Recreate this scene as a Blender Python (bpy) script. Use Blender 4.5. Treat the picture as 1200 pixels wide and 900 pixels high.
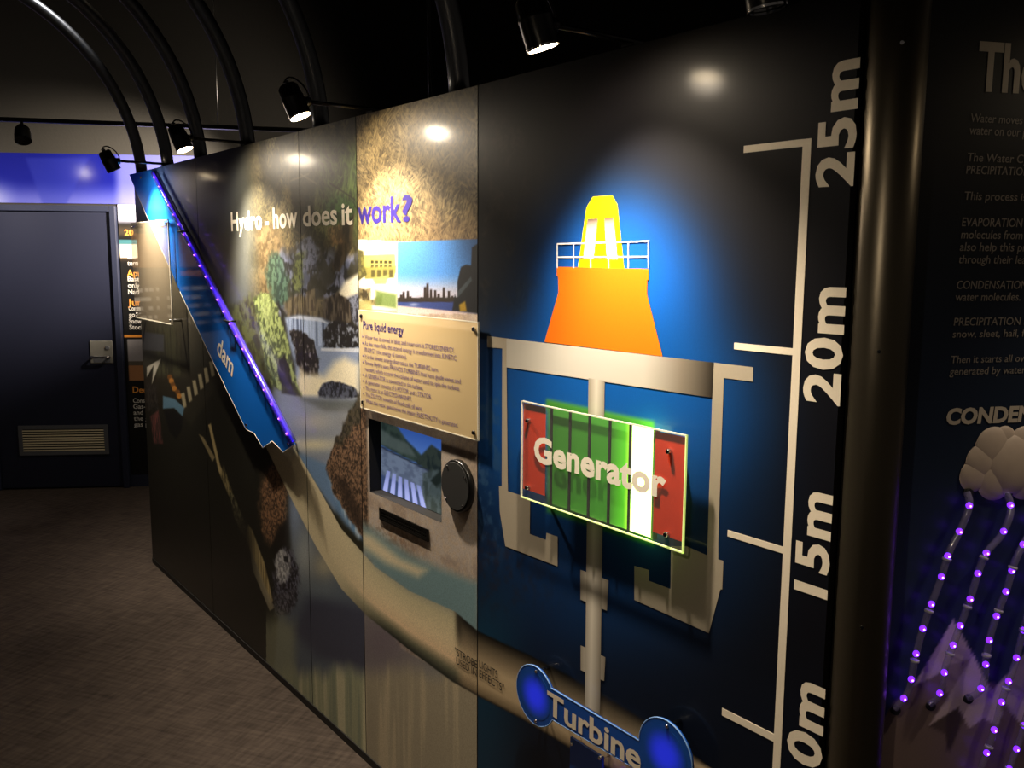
import bpy, bmesh, math, random
import numpy as np
from mathutils import Vector, Matrix

random.seed(4)
SC = bpy.context.scene
COL = SC.collection
for o in list(bpy.data.objects):
    bpy.data.objects.remove(o)

# ------------------------------------------------------------------ camera, light, exposure
F_PX, PITCH, ROLL, PHI, CAM_H = 1066.86, 0.137303, -0.006258, 0.645155, 1.716
def cam_rot():
    fw = np.array([0, math.cos(PITCH), -math.sin(PITCH)])
    dn = np.array([0, -math.sin(PITCH), -math.cos(PITCH)])
    rt = np.array([1.0, 0, 0])
    c, s = math.cos(ROLL), math.sin(ROLL)
    return np.array([c*rt+s*dn, -s*rt+c*dn, fw])
RC = cam_rot()
CAM = np.array([0, 0, CAM_H])
cd = bpy.data.cameras.new('camera'); cam = bpy.data.objects.new('camera', cd); COL.objects.link(cam)
cd.sensor_fit = 'HORIZONTAL'; cd.sensor_width = 36; cd.lens = F_PX/1200*36; cd.clip_start = .02
M = Matrix(((RC[0][0], -RC[1][0], -RC[2][0], 0), (RC[0][1], -RC[1][1], -RC[2][1], 0), (RC[0][2], -RC[1][2], -RC[2][2], CAM_H), (0, 0, 0, 1)))
cam.matrix_world = M
SC.camera = cam
SC.view_settings.view_transform = 'Standard'; SC.view_settings.look = 'None'
SC.view_settings.exposure = 0.0; SC.view_settings.gamma = 1; SC.view_settings.use_curve_mapping = False
w = bpy.data.worlds.new('world'); SC.world = w; w.use_nodes = True
w.node_tree.nodes['Background'].inputs[0].default_value = (1, .86, .72, 1)
w.node_tree.nodes['Background'].inputs[1].default_value = 0.03
LAMP_SPOT, LAMP_SPILL = 95.0, 5.0          # watts of each halogen head: beam and wide spill
HALOGEN = (1.0, .85, .66)

# ------------------------------------------------------------------ planes and helpers
class Plane:
    def __init__(s, P, U, N):
        s.P = np.array(P, float); s.U = np.array(U, float); s.N = np.array(N, float)
    def pt(s, u, z, off=0.0):
        return s.P + s.U*u + np.array([0, 0, z]) + s.N*off
    def px(s, x, y, off=0.0):                       # where a line of sight meets the plane
        d = RC.T @ np.array([(x-600)/F_PX, (y-450)/F_PX, 1.0])
        P = s.P + s.N*off
        t = ((P-CAM) @ s.N)/(d @ s.N)
        q = CAM + d*t - s.P
        return float(q @ s.U), float(q[2])
def project(Pw):                                    # (N,3) -> pixel coordinates
    c = (Pw-CAM) @ RC.T
    return 600+F_PX*c[:, 0]/c[:, 2], 450+F_PX*c[:, 1]/c[:, 2]
W = Plane((-2.025, 4.96, 0), (math.sin(PHI), -math.cos(PHI), 0), (-math.cos(PHI), -math.sin(PHI), 0))
a_ = math.radians(6.4)
E = Plane((-2.745, 6.683, 0), (math.cos(a_), math.sin(a_), 0), (math.sin(a_), -math.cos(a_), 0))
POST = np.array([0.616, 1.525, 0]); POST_R = .047
b_ = math.radians(13)
RP = Plane(POST+np.array([math.cos(b_), math.sin(b_), 0])*.02, (math.cos(b_), math.sin(b_), 0), (math.sin(b_), -math.cos(b_), 0))
TOP = 2.15

class MB:
    def __init__(s): s.v = []; s.f = []; s.m = []; s.sm = []
    def add(s, vs, fs, m=0, smooth=False):
        k = len(s.v); s.v += [tuple(map(float, p)) for p in vs]
        for f in fs: s.f.append([i+k for i in f]); s.m.append(m); s.sm.append(smooth)
        return s
    def prism(s, pl, poly, o0, o1, m=0):            # polygon on a plane extruded along its normal
        A = [pl.pt(u, z, o1) for u, z in poly]; B = [pl.pt(u, z, o0) for u, z in poly]; n = len(poly)
        ar = sum(poly[i][0]*poly[(i+1) % n][1]-poly[(i+1) % n][0]*poly[i][1] for i in range(n))
        fr = list(range(n)); bk = list(range(2*n-1, n-1, -1))
        sd = [[i, i+n, (i+1) % n+n, (i+1) % n] for i in range(n)]
        fs = [fr, bk]+sd
        # right-handedness of (U, Z, N)
        h = np.dot(np.cross(pl.U, [0, 0, 1]), pl.N)
        if ar*h < 0: fs = [f[::-1] for f in fs]
        return s.add(A+B, fs, m)
    def rect(s, pl, u0, u1, z0, z1, o0, o1, m=0):
        return s.prism(pl, [(u0, z0), (u1, z0), (u1, z1), (u0, z1)], o0, o1, m)
    def flat(s, pl, poly, off, m=0):
        n = len(poly)
        ar = sum(poly[i][0]*poly[(i+1) % n][1]-poly[(i+1) % n][0]*poly[i][1] for i in range(n))
        h = np.dot(np.cross(pl.U, [0, 0, 1]), pl.N)
        f = list(range(n))
        if ar*h < 0: f = f[::-1]
        return s.add([pl.pt(u, z, off) for u, z in poly], [f], m)
    def tube(s, pts, r, n=12, m=0, caps=True):
        P = [np.array(p, float) for p in pts]; k0 = len(s.v); vs = []; fs = []
        prev = None
        for i, p in enumerate(P):
            t = P[min(i+1, len(P)-1)]-P[max(i-1, 0)]; t = t/np.linalg.norm(t)
            if prev is None:
                a = np.cross(t, [0, 0, 1.0])
                if np.linalg.norm(a) < .1: a = np.cross(t, [1.0, 0, 0])
            else: a = prev-t*(prev @ t)
            a = a/np.linalg.norm(a); prev = a; b = np.cross(t, a)
            rr = r[i] if isinstance(r, (list, tuple)) else r
            vs += [p+rr*(a*math.cos(2*math.pi*j/n)+b*math.sin(2*math.pi*j/n)) for j in range(n)]
        for i in range(len(P)-1):
            for j in range(n):
                fs.append([i*n+j, i*n+(j+1) % n, (i+1)*n+(j+1) % n, (i+1)*n+j])
        s.add(vs, fs, m, True)
        if caps:
            k = k0
            s.f.append([k+j for j in range(n)][::-1]); s.m.append(m); s.sm.append(False)
            k = k0+(len(P)-1)*n
            s.f.append([k+j for j in range(n)]); s.m.append(m); s.sm.append(False)
        return s
    def sphere(s, c, r, n=8, m=0, squash=None):
        vs = []; fs = []; c = np.array(c, float)
        ax = squash if squash is not None else (np.eye(3))
        for i in range(n+1):
            th = math.pi*i/n
            for j in range(2*n):
                ph = math.pi*j/n
                d = np.array([math.sin(th)*math.cos(ph), math.sin(th)*math.sin(ph), math.cos(th)])*r
                vs.append(c+ax @ d)
        for i in range(n):
            for j in range(2*n):
                fs.append([i*2*n+j, (i+1)*2*n+j, (i+1)*2*n+(j+1) % (2*n), i*2*n+(j+1) % (2*n)])
        return s.add(vs, fs, m, True)
    def build(s, name, mats, parent=None, cols=None, bevel=0):
        V = np.array(s.v); c = (V.min(0)+V.max(0))/2; c[2] = V[:, 2].min()
        me = bpy.data.meshes.new(name)
        me.from_pydata([tuple(p) for p in (V-c)], [], s.f)
        for mm in (mats if isinstance(mats, (list, tuple)) else [mats]): me.materials.append(mm)
        me.polygons.foreach_set('material_index', s.m); me.polygons.foreach_set('use_smooth', s.sm)
        if cols is not None:
            at = me.color_attributes.new('print', 'FLOAT_COLOR', 'POINT')
            full = np.ones((len(V), 4), np.float32)*.05; full[:, 3] = 1; full[:len(cols), :3] = cols
            at.data.foreach_set('color', full.ravel())
        me.update()
        o = bpy.data.objects.new(name, me); COL.objects.link(o)
        place(o, c, parent)
        if bevel:
            b = o.modifiers.new('bevel', 'BEVEL'); b.width = bevel; b.segments = 2; b.limit_method = 'ANGLE'
        return o
WORLD = {}
def place(o, c, parent):
    WORLD[o.name] = np.array(c, float)
    if parent is not None:
        o.parent = parent; o.location = Vector(np.array(c)-WORLD[parent.name])
    else: o.location = Vector(c)
def empty(name, c):
    o = bpy.data.objects.new(name, None); COL.objects.link(o); o.empty_display_size = .05
    place(o, c, None); return o
def tag(o, label=None, cat=None, group=None, kind=None):
    if label: o['label'] = label
    if cat: o['category'] = cat
    if group: o['group'] = group
    if kind: o['kind'] = kind
    return o
def struct(o): o['kind'] = 'structure'; return o
def copy_tree(o, parent=None, delta=(0, 0, 0)):
    c = o.copy(); COL.objects.link(c)
    if parent is not None: c.parent = parent
    else: c.location = Vector(o.location)+Vector(delta)
    WORLD[c.name] = WORLD[o.name]+np.array(delta, float)
    for ch in [x for x in bpy.data.objects if x.parent == o]: copy_tree(ch, c, delta)
    return c

# ------------------------------------------------------------------ materials
def lin(c):
    c = np.asarray(c, float)/255.0
    return np.where(c <= .04045, c/12.92, ((c+.055)/1.055)**2.4)
def principled(name):
    m = bpy.data.materials.new(name); m.use_nodes = True
    nt = m.node_tree; return m, nt, nt.nodes['Principled BSDF']
def mat(name, rgb, rough=.5, metal=0, emit=None, es=0, noise=None, bump=0, bscale=200, coat=0, spec=.5):
    m, nt, b = principled(name); c = tuple(lin(rgb))+(1,)
    b.inputs['Base Color'].default_value = c; b.inputs['Roughness'].default_value = rough
    b.inputs['Metallic'].default_value = metal; b.inputs['Coat Weight'].default_value = coat
    b.inputs['Specular IOR Level'].default_value = spec
    if emit is not None:
        b.inputs['Emission Color'].default_value = tuple(lin(emit))+(1,); b.inputs['Emission Strength'].default_value = es
    tc = nt.nodes.new('ShaderNodeTexCoord')
    nz = nt.nodes.new('ShaderNodeTexNoise'); nz.inputs['Scale'].default_value = (noise or (bscale, 0))[0]; nz.inputs['Detail'].default_value = 5
    nt.links.new(tc.outputs['Object'], nz.inputs['Vector'])
    amt = noise[1] if noise else .06
    mx = nt.nodes.new('ShaderNodeMix'); mx.data_type = 'RGBA'
    mx.inputs[6].default_value = tuple(np.array(c[:3])*(1-amt))+(1,); mx.inputs[7].default_value = tuple(np.minimum(1, np.array(c[:3])*(1+amt)))+(1,)
    nt.links.new(nz.outputs['Fac'], mx.inputs[0]); nt.links.new(mx.outputs[2], b.inputs['Base Color'])
    if bump:
        n2 = nt.nodes.new('ShaderNodeTexNoise'); n2.inputs['Scale'].default_value = bscale; n2.inputs['Detail'].default_value = 4
        nt.links.new(tc.outputs['Object'], n2.inputs['Vector'])
        bp = nt.nodes.new('ShaderNodeBump'); bp.inputs['Strength'].default_value = bump; bp.inputs['Distance'].default_value = .01
        nt.links.new(n2.outputs['Fac'], bp.inputs['Height']); nt.links.new(bp.outputs['Normal'], b.inputs['Normal'])
    return m
def print_mat(name, rough=.22, grain=.18, gscale=260, emit=0, bump=.02, sheen=.38):
    m, nt, b = principled(name)
    at = nt.nodes.new('ShaderNodeAttribute'); at.attribute_name = 'print'
    tc = nt.nodes.new('ShaderNodeTexCoord'); nz = nt.nodes.new('ShaderNodeTexNoise')
    nz.inputs['Scale'].default_value = gscale; nz.inputs['Detail'].default_value = 3
    nt.links.new(tc.outputs['Object'], nz.inputs['Vector'])
    mr = nt.nodes.new('ShaderNodeMapRange'); mr.inputs['From Min'].default_value = .3; mr.inputs['From Max'].default_value = .7
    mr.inputs['To Min'].default_value = 1-grain; mr.inputs['To Max'].default_value = 1+grain
    nt.links.new(nz.outputs['Fac'], mr.inputs['Value'])
    mx = nt.nodes.new('ShaderNodeMix'); mx.data_type = 'RGBA'; mx.blend_type = 'MULTIPLY'; mx.inputs[0].default_value = 1
    nt.links.new(at.outputs['Color'], mx.inputs[6]); nt.links.new(mr.outputs['Result'], mx.inputs[7])
    nt.links.new(mx.outputs[2], b.inputs['Base Color'])
    b.inputs['Roughness'].default_value = .5; b.inputs['Specular IOR Level'].default_value = sheen
    b.inputs['Coat Weight'].default_value = .26; b.inputs['Coat Roughness'].default_value = rough
    if emit:
        nt.links.new(mx.outputs[2], b.inputs['Emission Color']); b.inputs['Emission Strength'].default_value = emit
    if bump:
        n2 = nt.nodes.new('ShaderNodeTexNoise'); n2.inputs['Scale'].default_value = 35; n2.inputs['Detail'].default_value = 2
        nt.links.new(tc.outputs['Object'], n2.inputs['Vector'])
        bp = nt.nodes.new('ShaderNodeBump'); bp.inputs['Strength'].default_value = bump; bp.inputs['Distance'].default_value = .004
        nt.links.new(n2.outputs['Fac'], bp.inputs['Height']); nt.links.new(bp.outputs['Normal'], b.inputs['Normal'])
    return m
def acrylic(name, rgb, clear=.5, rough=.08):
    """sheet acrylic: part of the light goes straight through, the rest is scattered by its tint, with a glossy skin"""
    m, nt, b = principled(name); out = nt.nodes['Material Output']
    b.inputs['Base Color'].default_value = tuple(lin(rgb))+(1,); b.inputs['Roughness'].default_value = rough
    tr = nt.nodes.new('ShaderNodeBsdfTransparent'); mx = nt.nodes.new('ShaderNodeMixShader')
    fr = nt.nodes.new('ShaderNodeFresnel'); fr.inputs['IOR'].default_value = 1.49
    gl = nt.nodes.new('ShaderNodeBsdfGlossy'); gl.inputs['Roughness'].default_value = rough
    mx.inputs[0].default_value = clear
    ge = nt.nodes.new('ShaderNodeNewGeometry'); iv = nt.nodes.new('ShaderNodeMath'); iv.operation = 'SUBTRACT'; iv.inputs[0].default_value = 1; nt.links.new(ge.outputs['Backfacing'], iv.inputs[1])
    ml = nt.nodes.new('ShaderNodeMath'); ml.operation = 'MULTIPLY'; nt.links.new(fr.outputs[0], ml.inputs[0]); nt.links.new(iv.outputs[0], ml.inputs[1])
    bf = nt.nodes.new('ShaderNodeMath'); bf.operation = 'MAXIMUM'; bf.inputs[1].default_value = clear; nt.links.new(ge.outputs['Backfacing'], bf.inputs[0]); nt.links.new(bf.outputs[0], mx.inputs[0])
    nt.links.new(b.outputs[0], mx.inputs[1]); nt.links.new(tr.outputs[0], mx.inputs[2])
    m2 = nt.nodes.new('ShaderNodeMixShader'); nt.links.new(ml.outputs[0], m2.inputs[0])
    nt.links.new(mx.outputs[0], m2.inputs[1]); nt.links.new(gl.outputs[0], m2.inputs[2])
    nt.links.new(m2.outputs[0], out.inputs[0])
    return m
K = dict(
    black=mat('black_paint', (16, 15, 14), .5), matte=mat('matte_black', (12, 12, 13), .85), shell=mat('black_shell', (20, 20, 23), .95),
    white=mat('cream_vinyl', (226, 214, 192), .4), cream=mat('white_vinyl', (240, 232, 214), .35), purple=mat('purple_ink', (40, 28, 104), .4),
    darkink=mat('black_ink', (14, 12, 10), .5), purpink=mat('plum_ink', (104, 84, 128), .5), grey=mat('grey_vinyl', (160, 150, 132), .35),
    steel=mat('satin_steel', (120, 122, 126), .38, 1), chrome=mat('chrome', (215, 215, 218), .12, 1), bronze=mat('bronze_metal', (98, 90, 76), .36, .9),
    lampblack=mat('lamp_black', (14, 13, 12), .3), reddark=mat('dark_steel', (60, 58, 56), .4, 1),
    orange=mat('orange_vinyl', (235, 112, 22), .3), yellow=mat('yellow_vinyl', (232, 200, 10), .3), railing=mat('white_line', (236, 238, 244), .35),
    red=mat('red_acrylic', (224, 62, 28), .2), signblue=mat('blue_acrylic', (24, 74, 158), .14), signdeep=mat('deep_blue_acrylic', (22, 36, 190), .14),
    door=mat('navy_door', (31, 35, 56), .5), frame=mat('navy_frame', (40, 45, 66), .45), plate=mat('lock_plate', (178, 176, 168), .35, .6),
    slat=mat('cream_slat', (205, 192, 160), .5), gridf=mat('grey_frame', (96, 98, 104), .5), base=mat('black_skirting', (10, 9, 9), .6),
    infoplate=acrylic('frosted_acrylic', (226, 200, 150), .22, .12), clear=acrylic('clear_acrylic', (200, 205, 200), .93, .03), smoky=acrylic('smoky_acrylic', (178, 164, 138), .6, .02),
    rope=acrylic('clear_rope_tube', (150, 140, 190), .5, .15), bluetube=acrylic('violet_tube', (70, 50, 220), .35, .12), edge=mat('polished_edge', (228, 224, 205), .25),
    led=mat('violet_led', (90, 20, 255), .3, 0, (104, 26, 255), 5.5), ledpoint=mat('led_point', (220, 170, 255), .3, 0, (190, 110, 255), 16), ledcore=mat('violet_core', (60, 20, 255), .3, 0, (40, 10, 255), 1.6),
    lens_on=mat('lit_lens', (255, 240, 210), .3, 0, (255, 226, 178), 40), lens_off=mat('dark_lens', (40, 40, 44), .1),
    gtube=mat('green_white_tube', (220, 255, 180), .3, 0, (205, 255, 130), 5.0),
    ropeclip=mat('white_clip', (190, 185, 190), .4), cloud=mat('cloud_white', (178, 160, 144), .6, noise=(30, .12)), whitetext=mat('grey_ink', (120, 112, 104), .5), titletext=mat('pale_ink', (176, 164, 148), .5),
    orangeink=mat('orange_ink', (240, 160, 70), .5), whiteink=mat('white_ink', (225, 222, 215), .5), screwdark=mat('black_bolt', (12, 10, 9), .35, .5),
    track=mat('black_track', (12, 12, 13), .4, .3), wire=mat('steel_wire', (150, 150, 150), .35, .9),
)
PRINT = print_mat('printed_board', .15); PRINT_E = print_mat('printed_navy_board', .15, .05, 300, 0, .015, .12); PRINT_M = print_mat('printed_matt', .45, .06)
SCREEN = print_mat('lit_screen', .25, .02, 300, .75, 0)

# ------------------------------------------------------------------ print painter (colour of the ink on a board, as numpy)
def hash01(x, y, seed):
    x = x.astype(np.int64); y = y.astype(np.int64)
    h = (x*374761393+y*668265263+seed*1442695041) & 0xffffffff
    h = ((h ^ (h >> 13))*1274126177) & 0xffffffff
    h = h ^ (h >> 16)
    return (h & 0xffff)/65535.0
def vnoise(x, y, seed=0):
    xi = np.floor(x); yi = np.floor(y); fx = x-xi; fy = y-yi
    fx = fx*fx*(3-2*fx); fy = fy*fy*(3-2*fy)
    a = hash01(xi, yi, seed); b = hash01(xi+1, yi, seed); c = hash01(xi, yi+1, seed); d = hash01(xi+1, yi+1, seed)
    return (a*(1-fx)+b*fx)*(1-fy)+(c*(1-fx)+d*fx)*fy
def fbm(x, y, seed=0, oct=4):
    r = np.zeros_like(x); amp = .5; t = 0
    for k in range(oct):
        r += amp*vnoise(x*2**k, y*2**k, seed+k*17); t += amp; amp *= .55
    return r/t
def sstep(a, b, x):
    t = np.clip((x-a)/(b-a), 0, 1); return t*t*(3-2*t)
class Art:
    """ink on a board: X, Y are picture-space coordinates of the artwork's points, U, Z metres on the board"""
    def __init__(s, X, Y, U, Z): s.X, s.Y, s.U, s.Z = X, Y, U, Z; s.C = np.zeros((len(X), 3))
    def base(s, c): s.C[:] = np.array(c, float); return s
    def blend(s, mask, col, idx=None):
        col = np.asarray(col, float)
        if idx is None: s.C = s.C*(1-mask[:, None])+col*mask[:, None]
        else:
            s.C[idx] = s.C[idx]*(1-mask[:, None])+col*mask[:, None]
    def poly(s, pts, c, soft=2, a=1, c2=None, scale=(40, 40), lo=.38, hi=.62, warp=0, wscale=30, seed=1):
        P = np.array(pts, float); g = soft+warp+4
        idx = np.where((s.X > P[:, 0].min()-g) & (s.X < P[:, 0].max()+g) & (s.Y > P[:, 1].min()-g) & (s.Y < P[:, 1].max()+g))[0]
        if not len(idx): return s
        x = s.X[idx].copy(); y = s.Y[idx].copy(); u = s.U[idx]; z = s.Z[idx]
        if warp:
            x += (fbm(u*wscale, z*wscale, seed+91)-.5)*2*warp; y += (fbm(u*wscale, z*wscale, seed+57)-.5)*2*warp
        ins = np.zeros(len(x), bool); dist = np.full(len(x), 1e9); n = len(P)
        for i in range(n):
            x0, y0 = P[i]; x1, y1 = P[(i+1) % n]
            cr = ((y0 > y) != (y1 > y)) & (x < (x1-x0)*(y-y0)/((y1-y0) if y1 != y0 else 1e-9)+x0)
            ins ^= cr
            dx, dy = x1-x0, y1-y0; L = dx*dx+dy*dy+1e-9
            t = np.clip(((x-x0)*dx+(y-y0)*dy)/L, 0, 1)
            dist = np.minimum(dist, np.hypot(x-x0-t*dx, y-y0-t*dy))
        sd = np.where(ins, dist, -dist)
        m = sstep(-soft/2, soft/2, sd)*a
        col = np.tile(np.array(c, float), (len(idx), 1))
        if c2 is not None:
            t = sstep(lo, hi, fbm(u*scale[0], z*scale[1], seed))[:, None]
            col = col*(1-t)+np.array(c2, float)*t
        s.blend(m, col, idx); return s
    def ell(s, cx, cy, rx, ry, c, soft=.3, a=1, **k):
        pts = [(cx+rx*math.cos(t*math.pi/12), cy+ry*math.sin(t*math.pi/12)) for t in range(24)]
        return s.poly(pts, c, soft*min(rx, ry)*2, a, **k)
    def glow(s, cx, cy, rx, ry, c, a=1, p=1.0):
        d = ((s.X-cx)/rx)**2+((s.Y-cy)/ry)**2
        s.blend(np.exp(-d**p)*a, c); return s
    def grass(s, mask, dark, light, seed=3, sc=1.0):
        """fine straw-like texture"""
        n = np.zeros(len(s.X))
        for k, ang in enumerate((.5, 1.2, 2.2, 2.7)):
            c, q = math.cos(ang), math.sin(ang)
            wu = s.U+.02*(fbm(s.U*14, s.Z*14, seed+k)-.5); a = wu*c+s.Z*q; b = -wu*q+s.Z*c
            n = np.maximum(n, vnoise(a*40*sc, b*190*sc, seed+k*7)*.62+.5*fbm(s.U*12, s.Z*12, seed+40+k))
        t = sstep(.42, .98, n)[:, None]
        col = np.array(dark, float)*(1-t)+np.array(light, float)*t
        s.blend(mask, col); return s
    def out(s): return lin(np.clip(s.C, 0, 255)).astype(np.float32)

def board(name, pl, u0, u1, z0, z1, step, painter, material, thick=.018, hole=None, off=0.0):
    """a printed board: finely divided front carrying the print, with edges and back"""
    nu = max(2, int((u1-u0)/step)); nz = max(2, int((z1-z0)/step))
    us = np.linspace(u0, u1, nu+1); zs = np.linspace(z0, z1, nz+1)
    if hole:                                   # let the grid pass exactly through the cut-out
        for v in hole[:2]: us[np.argmin(abs(us-v))] = v
        for v in hole[2:]: zs[np.argmin(abs(zs-v))] = v
    UU, ZZ = np.meshgrid(us, zs); U = UU.ravel(); Z = ZZ.ravel()
    Pw = pl.P[None]+U[:, None]*pl.U[None]+Z[:, None]*np.array([[0, 0, 1.0]])+off*pl.N[None]
    X, Y = project(Pw)
    art = Art(X, Y, U, Z); painter(art); cols = art.out()
    i, j = np.meshgrid(np.arange(nu), np.arange(nz)); i = i.ravel(); j = j.ravel()
    if hole:
        cu = (us[i]+us[i+1])/2; cz = (zs[j]+zs[j+1])/2
        keep = ~((cu > hole[0]) & (cu < hole[1]) & (cz > hole[2]) & (cz < hole[3])); i = i[keep]; j = j[keep]
    a = j*(nu+1)+i
    h = np.dot(np.cross(pl.U, [0, 0, 1]), pl.N)
    F = np.stack([a, a+1, a+nu+2, a+nu+1], 1)
    if h < 0: F = F[:, ::-1]
    mb = MB(); mb.v = [tuple(p) for p in Pw]; mb.f = F.tolist(); mb.m = [0]*len(F); mb.sm = [False]*len(F)
    c = [(u0, z0), (u1, z0), (u1, z1), (u0, z1)]
    A = [pl.pt(u, z, off) for u, z in c]; B = [pl.pt(u, z, off-thick) for u, z in c]
    fs = [[k, k+4, (k+1) % 4+4, (k+1) % 4] for k in range(4)]
    if not hole: fs.append([7, 6, 5, 4])
    if h < 0: fs = [f[::-1] for f in fs]
    mb.add(A+B, fs, 1)
    return mb.build(name, [material, K['black']], None, cols)

# ------------------------------------------------------------------ lettering
_cache = {}
def glyph_mesh(s, bold, shear=0, sp=1.0):
    key = (s, bold, shear, sp)
    if key in _cache: return _cache[key]
    cu = bpy.data.curves.new('t', 'FONT'); cu.body = s; cu.size = 1; cu.offset = bold; cu.shear = shear; cu.space_character = sp; cu.resolution_u = 3
    ob = bpy.data.objects.new('t', cu); COL.objects.link(ob)
    dg = bpy.context.evaluated_depsgraph_get(); me = bpy.data.meshes.new_from_object(ob.evaluated_get(dg))
    v = np.array([q.co[:2] for q in me.vertices]); f = [list(p.vertices) for p in me.polygons]
    bpy.data.objects.remove(ob); bpy.data.curves.remove(cu); bpy.data.meshes.remove(me)
    _cache[key] = (v, f); return v, f
def put_text(mb, s, pl, u, z, width, cap, off, bold=0, shear=0, rot=0, m=0, sp=1.0, flip=1, slope=0.0):
    """write s on a plane: baseline start (u,z), total width and capital height in metres; rot=1 runs upwards"""
    v, f = glyph_mesh(s, bold, shear, sp); H, _ = glyph_mesh('H', bold, 0, 1.0)
    ch = H[:, 1].max()-H[:, 1].min(); x0, x1 = v[:, 0].min(), v[:, 0].max()
    X = (v[:, 0]-x0)/(x1-x0)*width; Yv = (v[:, 1]-H[:, 1].min())/ch*cap
    if rot: uu = u-Yv; zz = z+X
    else: uu = u+X*flip; zz = z+Yv+X*slope
    h = np.dot(np.cross(pl.U, [0, 0, 1]), pl.N)
    fs = f if h*flip > 0 else [q[::-1] for q in f]
    return mb.add([pl.pt(a, b, off) for a, b in zip(uu, zz)], fs, m)
def px_text(mb, s, pl, x0, yb0, x1, yb1, ytop, off, slack=0, **k):
    """text whose baseline runs from (x0,yb0) to (x1,yb1) on the board, capital top at (x0,ytop)"""
    u0, z0 = pl.px(x0, yb0, slack); u1, z1 = pl.px(x1, yb1, slack); _, zt = pl.px(x0, ytop, slack)
    sl = (z1-z0)/(u1-u0)
    return put_text(mb, s, pl, u0, z0, u1-u0, abs(zt-z0), off, slope=sl if k.pop('tilt', False) else 0, **k)
def pxs(pl, pts, off=0.0): return [pl.px(x, y, off) for x, y in pts]
def bolt(mb, pl, u, z, o0, o1, r, m=0, n=12):
    o0 = max(o0, .001)
    mb.tube([pl.pt(u, z, o0), pl.pt(u, z, o1-.002), pl.pt(u, z, o1)], [r, r, r*.75], n, m)

# ================================================================== SETTING
def floor():
    m, nt, b = principled('brown_carpet')
    tc = nt.nodes.new('ShaderNodeTexCoord'); mp = nt.nodes.new('ShaderNodeMapping'); mp.inputs['Rotation'].default_value = (0, 0, .35)
    nt.links.new(tc.outputs['Object'], mp.inputs[0])
    def noise(sc, x, y):
        m2 = nt.nodes.new('ShaderNodeMapping'); m2.inputs['Scale'].default_value = (x, y, 1); nt.links.new(mp.outputs[0], m2.inputs[0])
        n = nt.nodes.new('ShaderNodeTexNoise'); n.inputs['Scale'].default_value = sc; n.inputs['Detail'].default_value = 4; nt.links.new(m2.outputs[0], n.inputs[0]); return n
    a, b2, c = noise(60, 1, .12), noise(60, .12, 1), noise(1.6, 1, 1)
    ad = nt.nodes.new('ShaderNodeMath'); ad.operation = 'ADD'; nt.links.new(a.outputs['Fac'], ad.inputs[0]); nt.links.new(b2.outputs['Fac'], ad.inputs[1])
    ad2 = nt.nodes.new('ShaderNodeMath'); ad2.operation = 'MULTIPLY_ADD'; nt.links.new(c.outputs['Fac'], ad2.inputs[0]); ad2.inputs[1].default_value = .8; nt.links.new(ad.outputs[0], ad2.inputs[2])
    cr = nt.nodes.new('ShaderNodeValToRGB'); cr.color_ramp.elements[0].position = .5; cr.color_ramp.elements[1].position = .9
    mr = nt.nodes.new('ShaderNodeMath'); mr.operation = 'MULTIPLY'; mr.inputs[1].default_value = .5; nt.links.new(ad2.outputs[0], mr.inputs[0])
    nt.links.new(mr.outputs[0], cr.inputs[0])
    cr.color_ramp.elements[0].color = tuple(lin((52, 46, 42)))+(1,); cr.color_ramp.elements[1].color = tuple(lin((88, 78, 71)))+(1,)
    nt.links.new(cr.outputs[0], b.inputs['Base Color']); b.inputs['Roughness'].default_value = .95; b.inputs['Specular IOR Level'].default_value = .1
    bp = nt.nodes.new('ShaderNodeBump'); bp.inputs['Strength'].default_value = .5; bp.inputs['Distance'].default_value = .006
    nt.links.new(ad.outputs[0], bp.inputs['Height']); nt.links.new(bp.outputs[0], b.inputs['Normal'])
    mb = MB()
    mb.add([(-7, -2.5, 0), (3.5, -2.5, 0), (3.5, 8, 0), (-7, 8, 0), (-7, -2.5, -.05), (3.5, -2.5, -.05), (3.5, 8, -.05), (-7, 8, -.05)], [[0, 1, 2, 3], [7, 6, 5, 4], [0, 4, 5, 1], [1, 5, 6, 2], [2, 6, 7, 3], [3, 7, 4, 0]])
    struct(mb.build('floor', m))
floor()
def slab(name, x0, x1, y0, y1, z0, z1, m):
    mb = MB(); v = [(x, y, z) for z in (z0, z1) for x, y in ((x0, y0), (x1, y0), (x1, y1), (x0, y1))]
    mb.add(v, [[3, 2, 1, 0], [4, 5, 6, 7], [0, 1, 5, 4], [1, 2, 6, 5], [2, 3, 7, 6], [3, 0, 4, 7]])
    return struct(mb.build(name, m))
slab('ceiling', -7, 3.5, -2.5, 8, 3.7, 3.8, K['shell'])
# end wall behind the door, plaster above the printed band
GABLE = mat('dark_plaster', (40, 38, 35), .9, bump=.1, bscale=60)
mb = MB(); mb.rect(E, -3.3, 5.6, 0, 3.7, -.12, 0); struct(mb.build('wall_back', GABLE))
# partition that carries the printed boards, and the same on the other side of the aisle
mb = MB(); mb.rect(W, 0.0, 4.283, .0, TOP, -.10, -.058); mb.rect(W, 0.0, 4.283, TOP-.05, TOP, -.0575, -.0185); mb.rect(W, 0.0, .03, 0, TOP-.05, -.0575, -.0185); struct(mb.build('wall_right', K['black']))
mb = MB(); mb.rect(W, -1.0, 6.0, .0, TOP, 1.92, 2.0); struct(mb.build('wall_left', K['matte']))
mb = MB(); mb.rect(W, 0.004, 4.285, 0.0, .028, -.018, .004); struct(mb.build('baseboard_right', K['base']))
mb = MB(); mb.rect(E, -.108, 2.4, 0, .09, 0.0, .012); struct(mb.build('baseboard_back', K['frame']))

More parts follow.
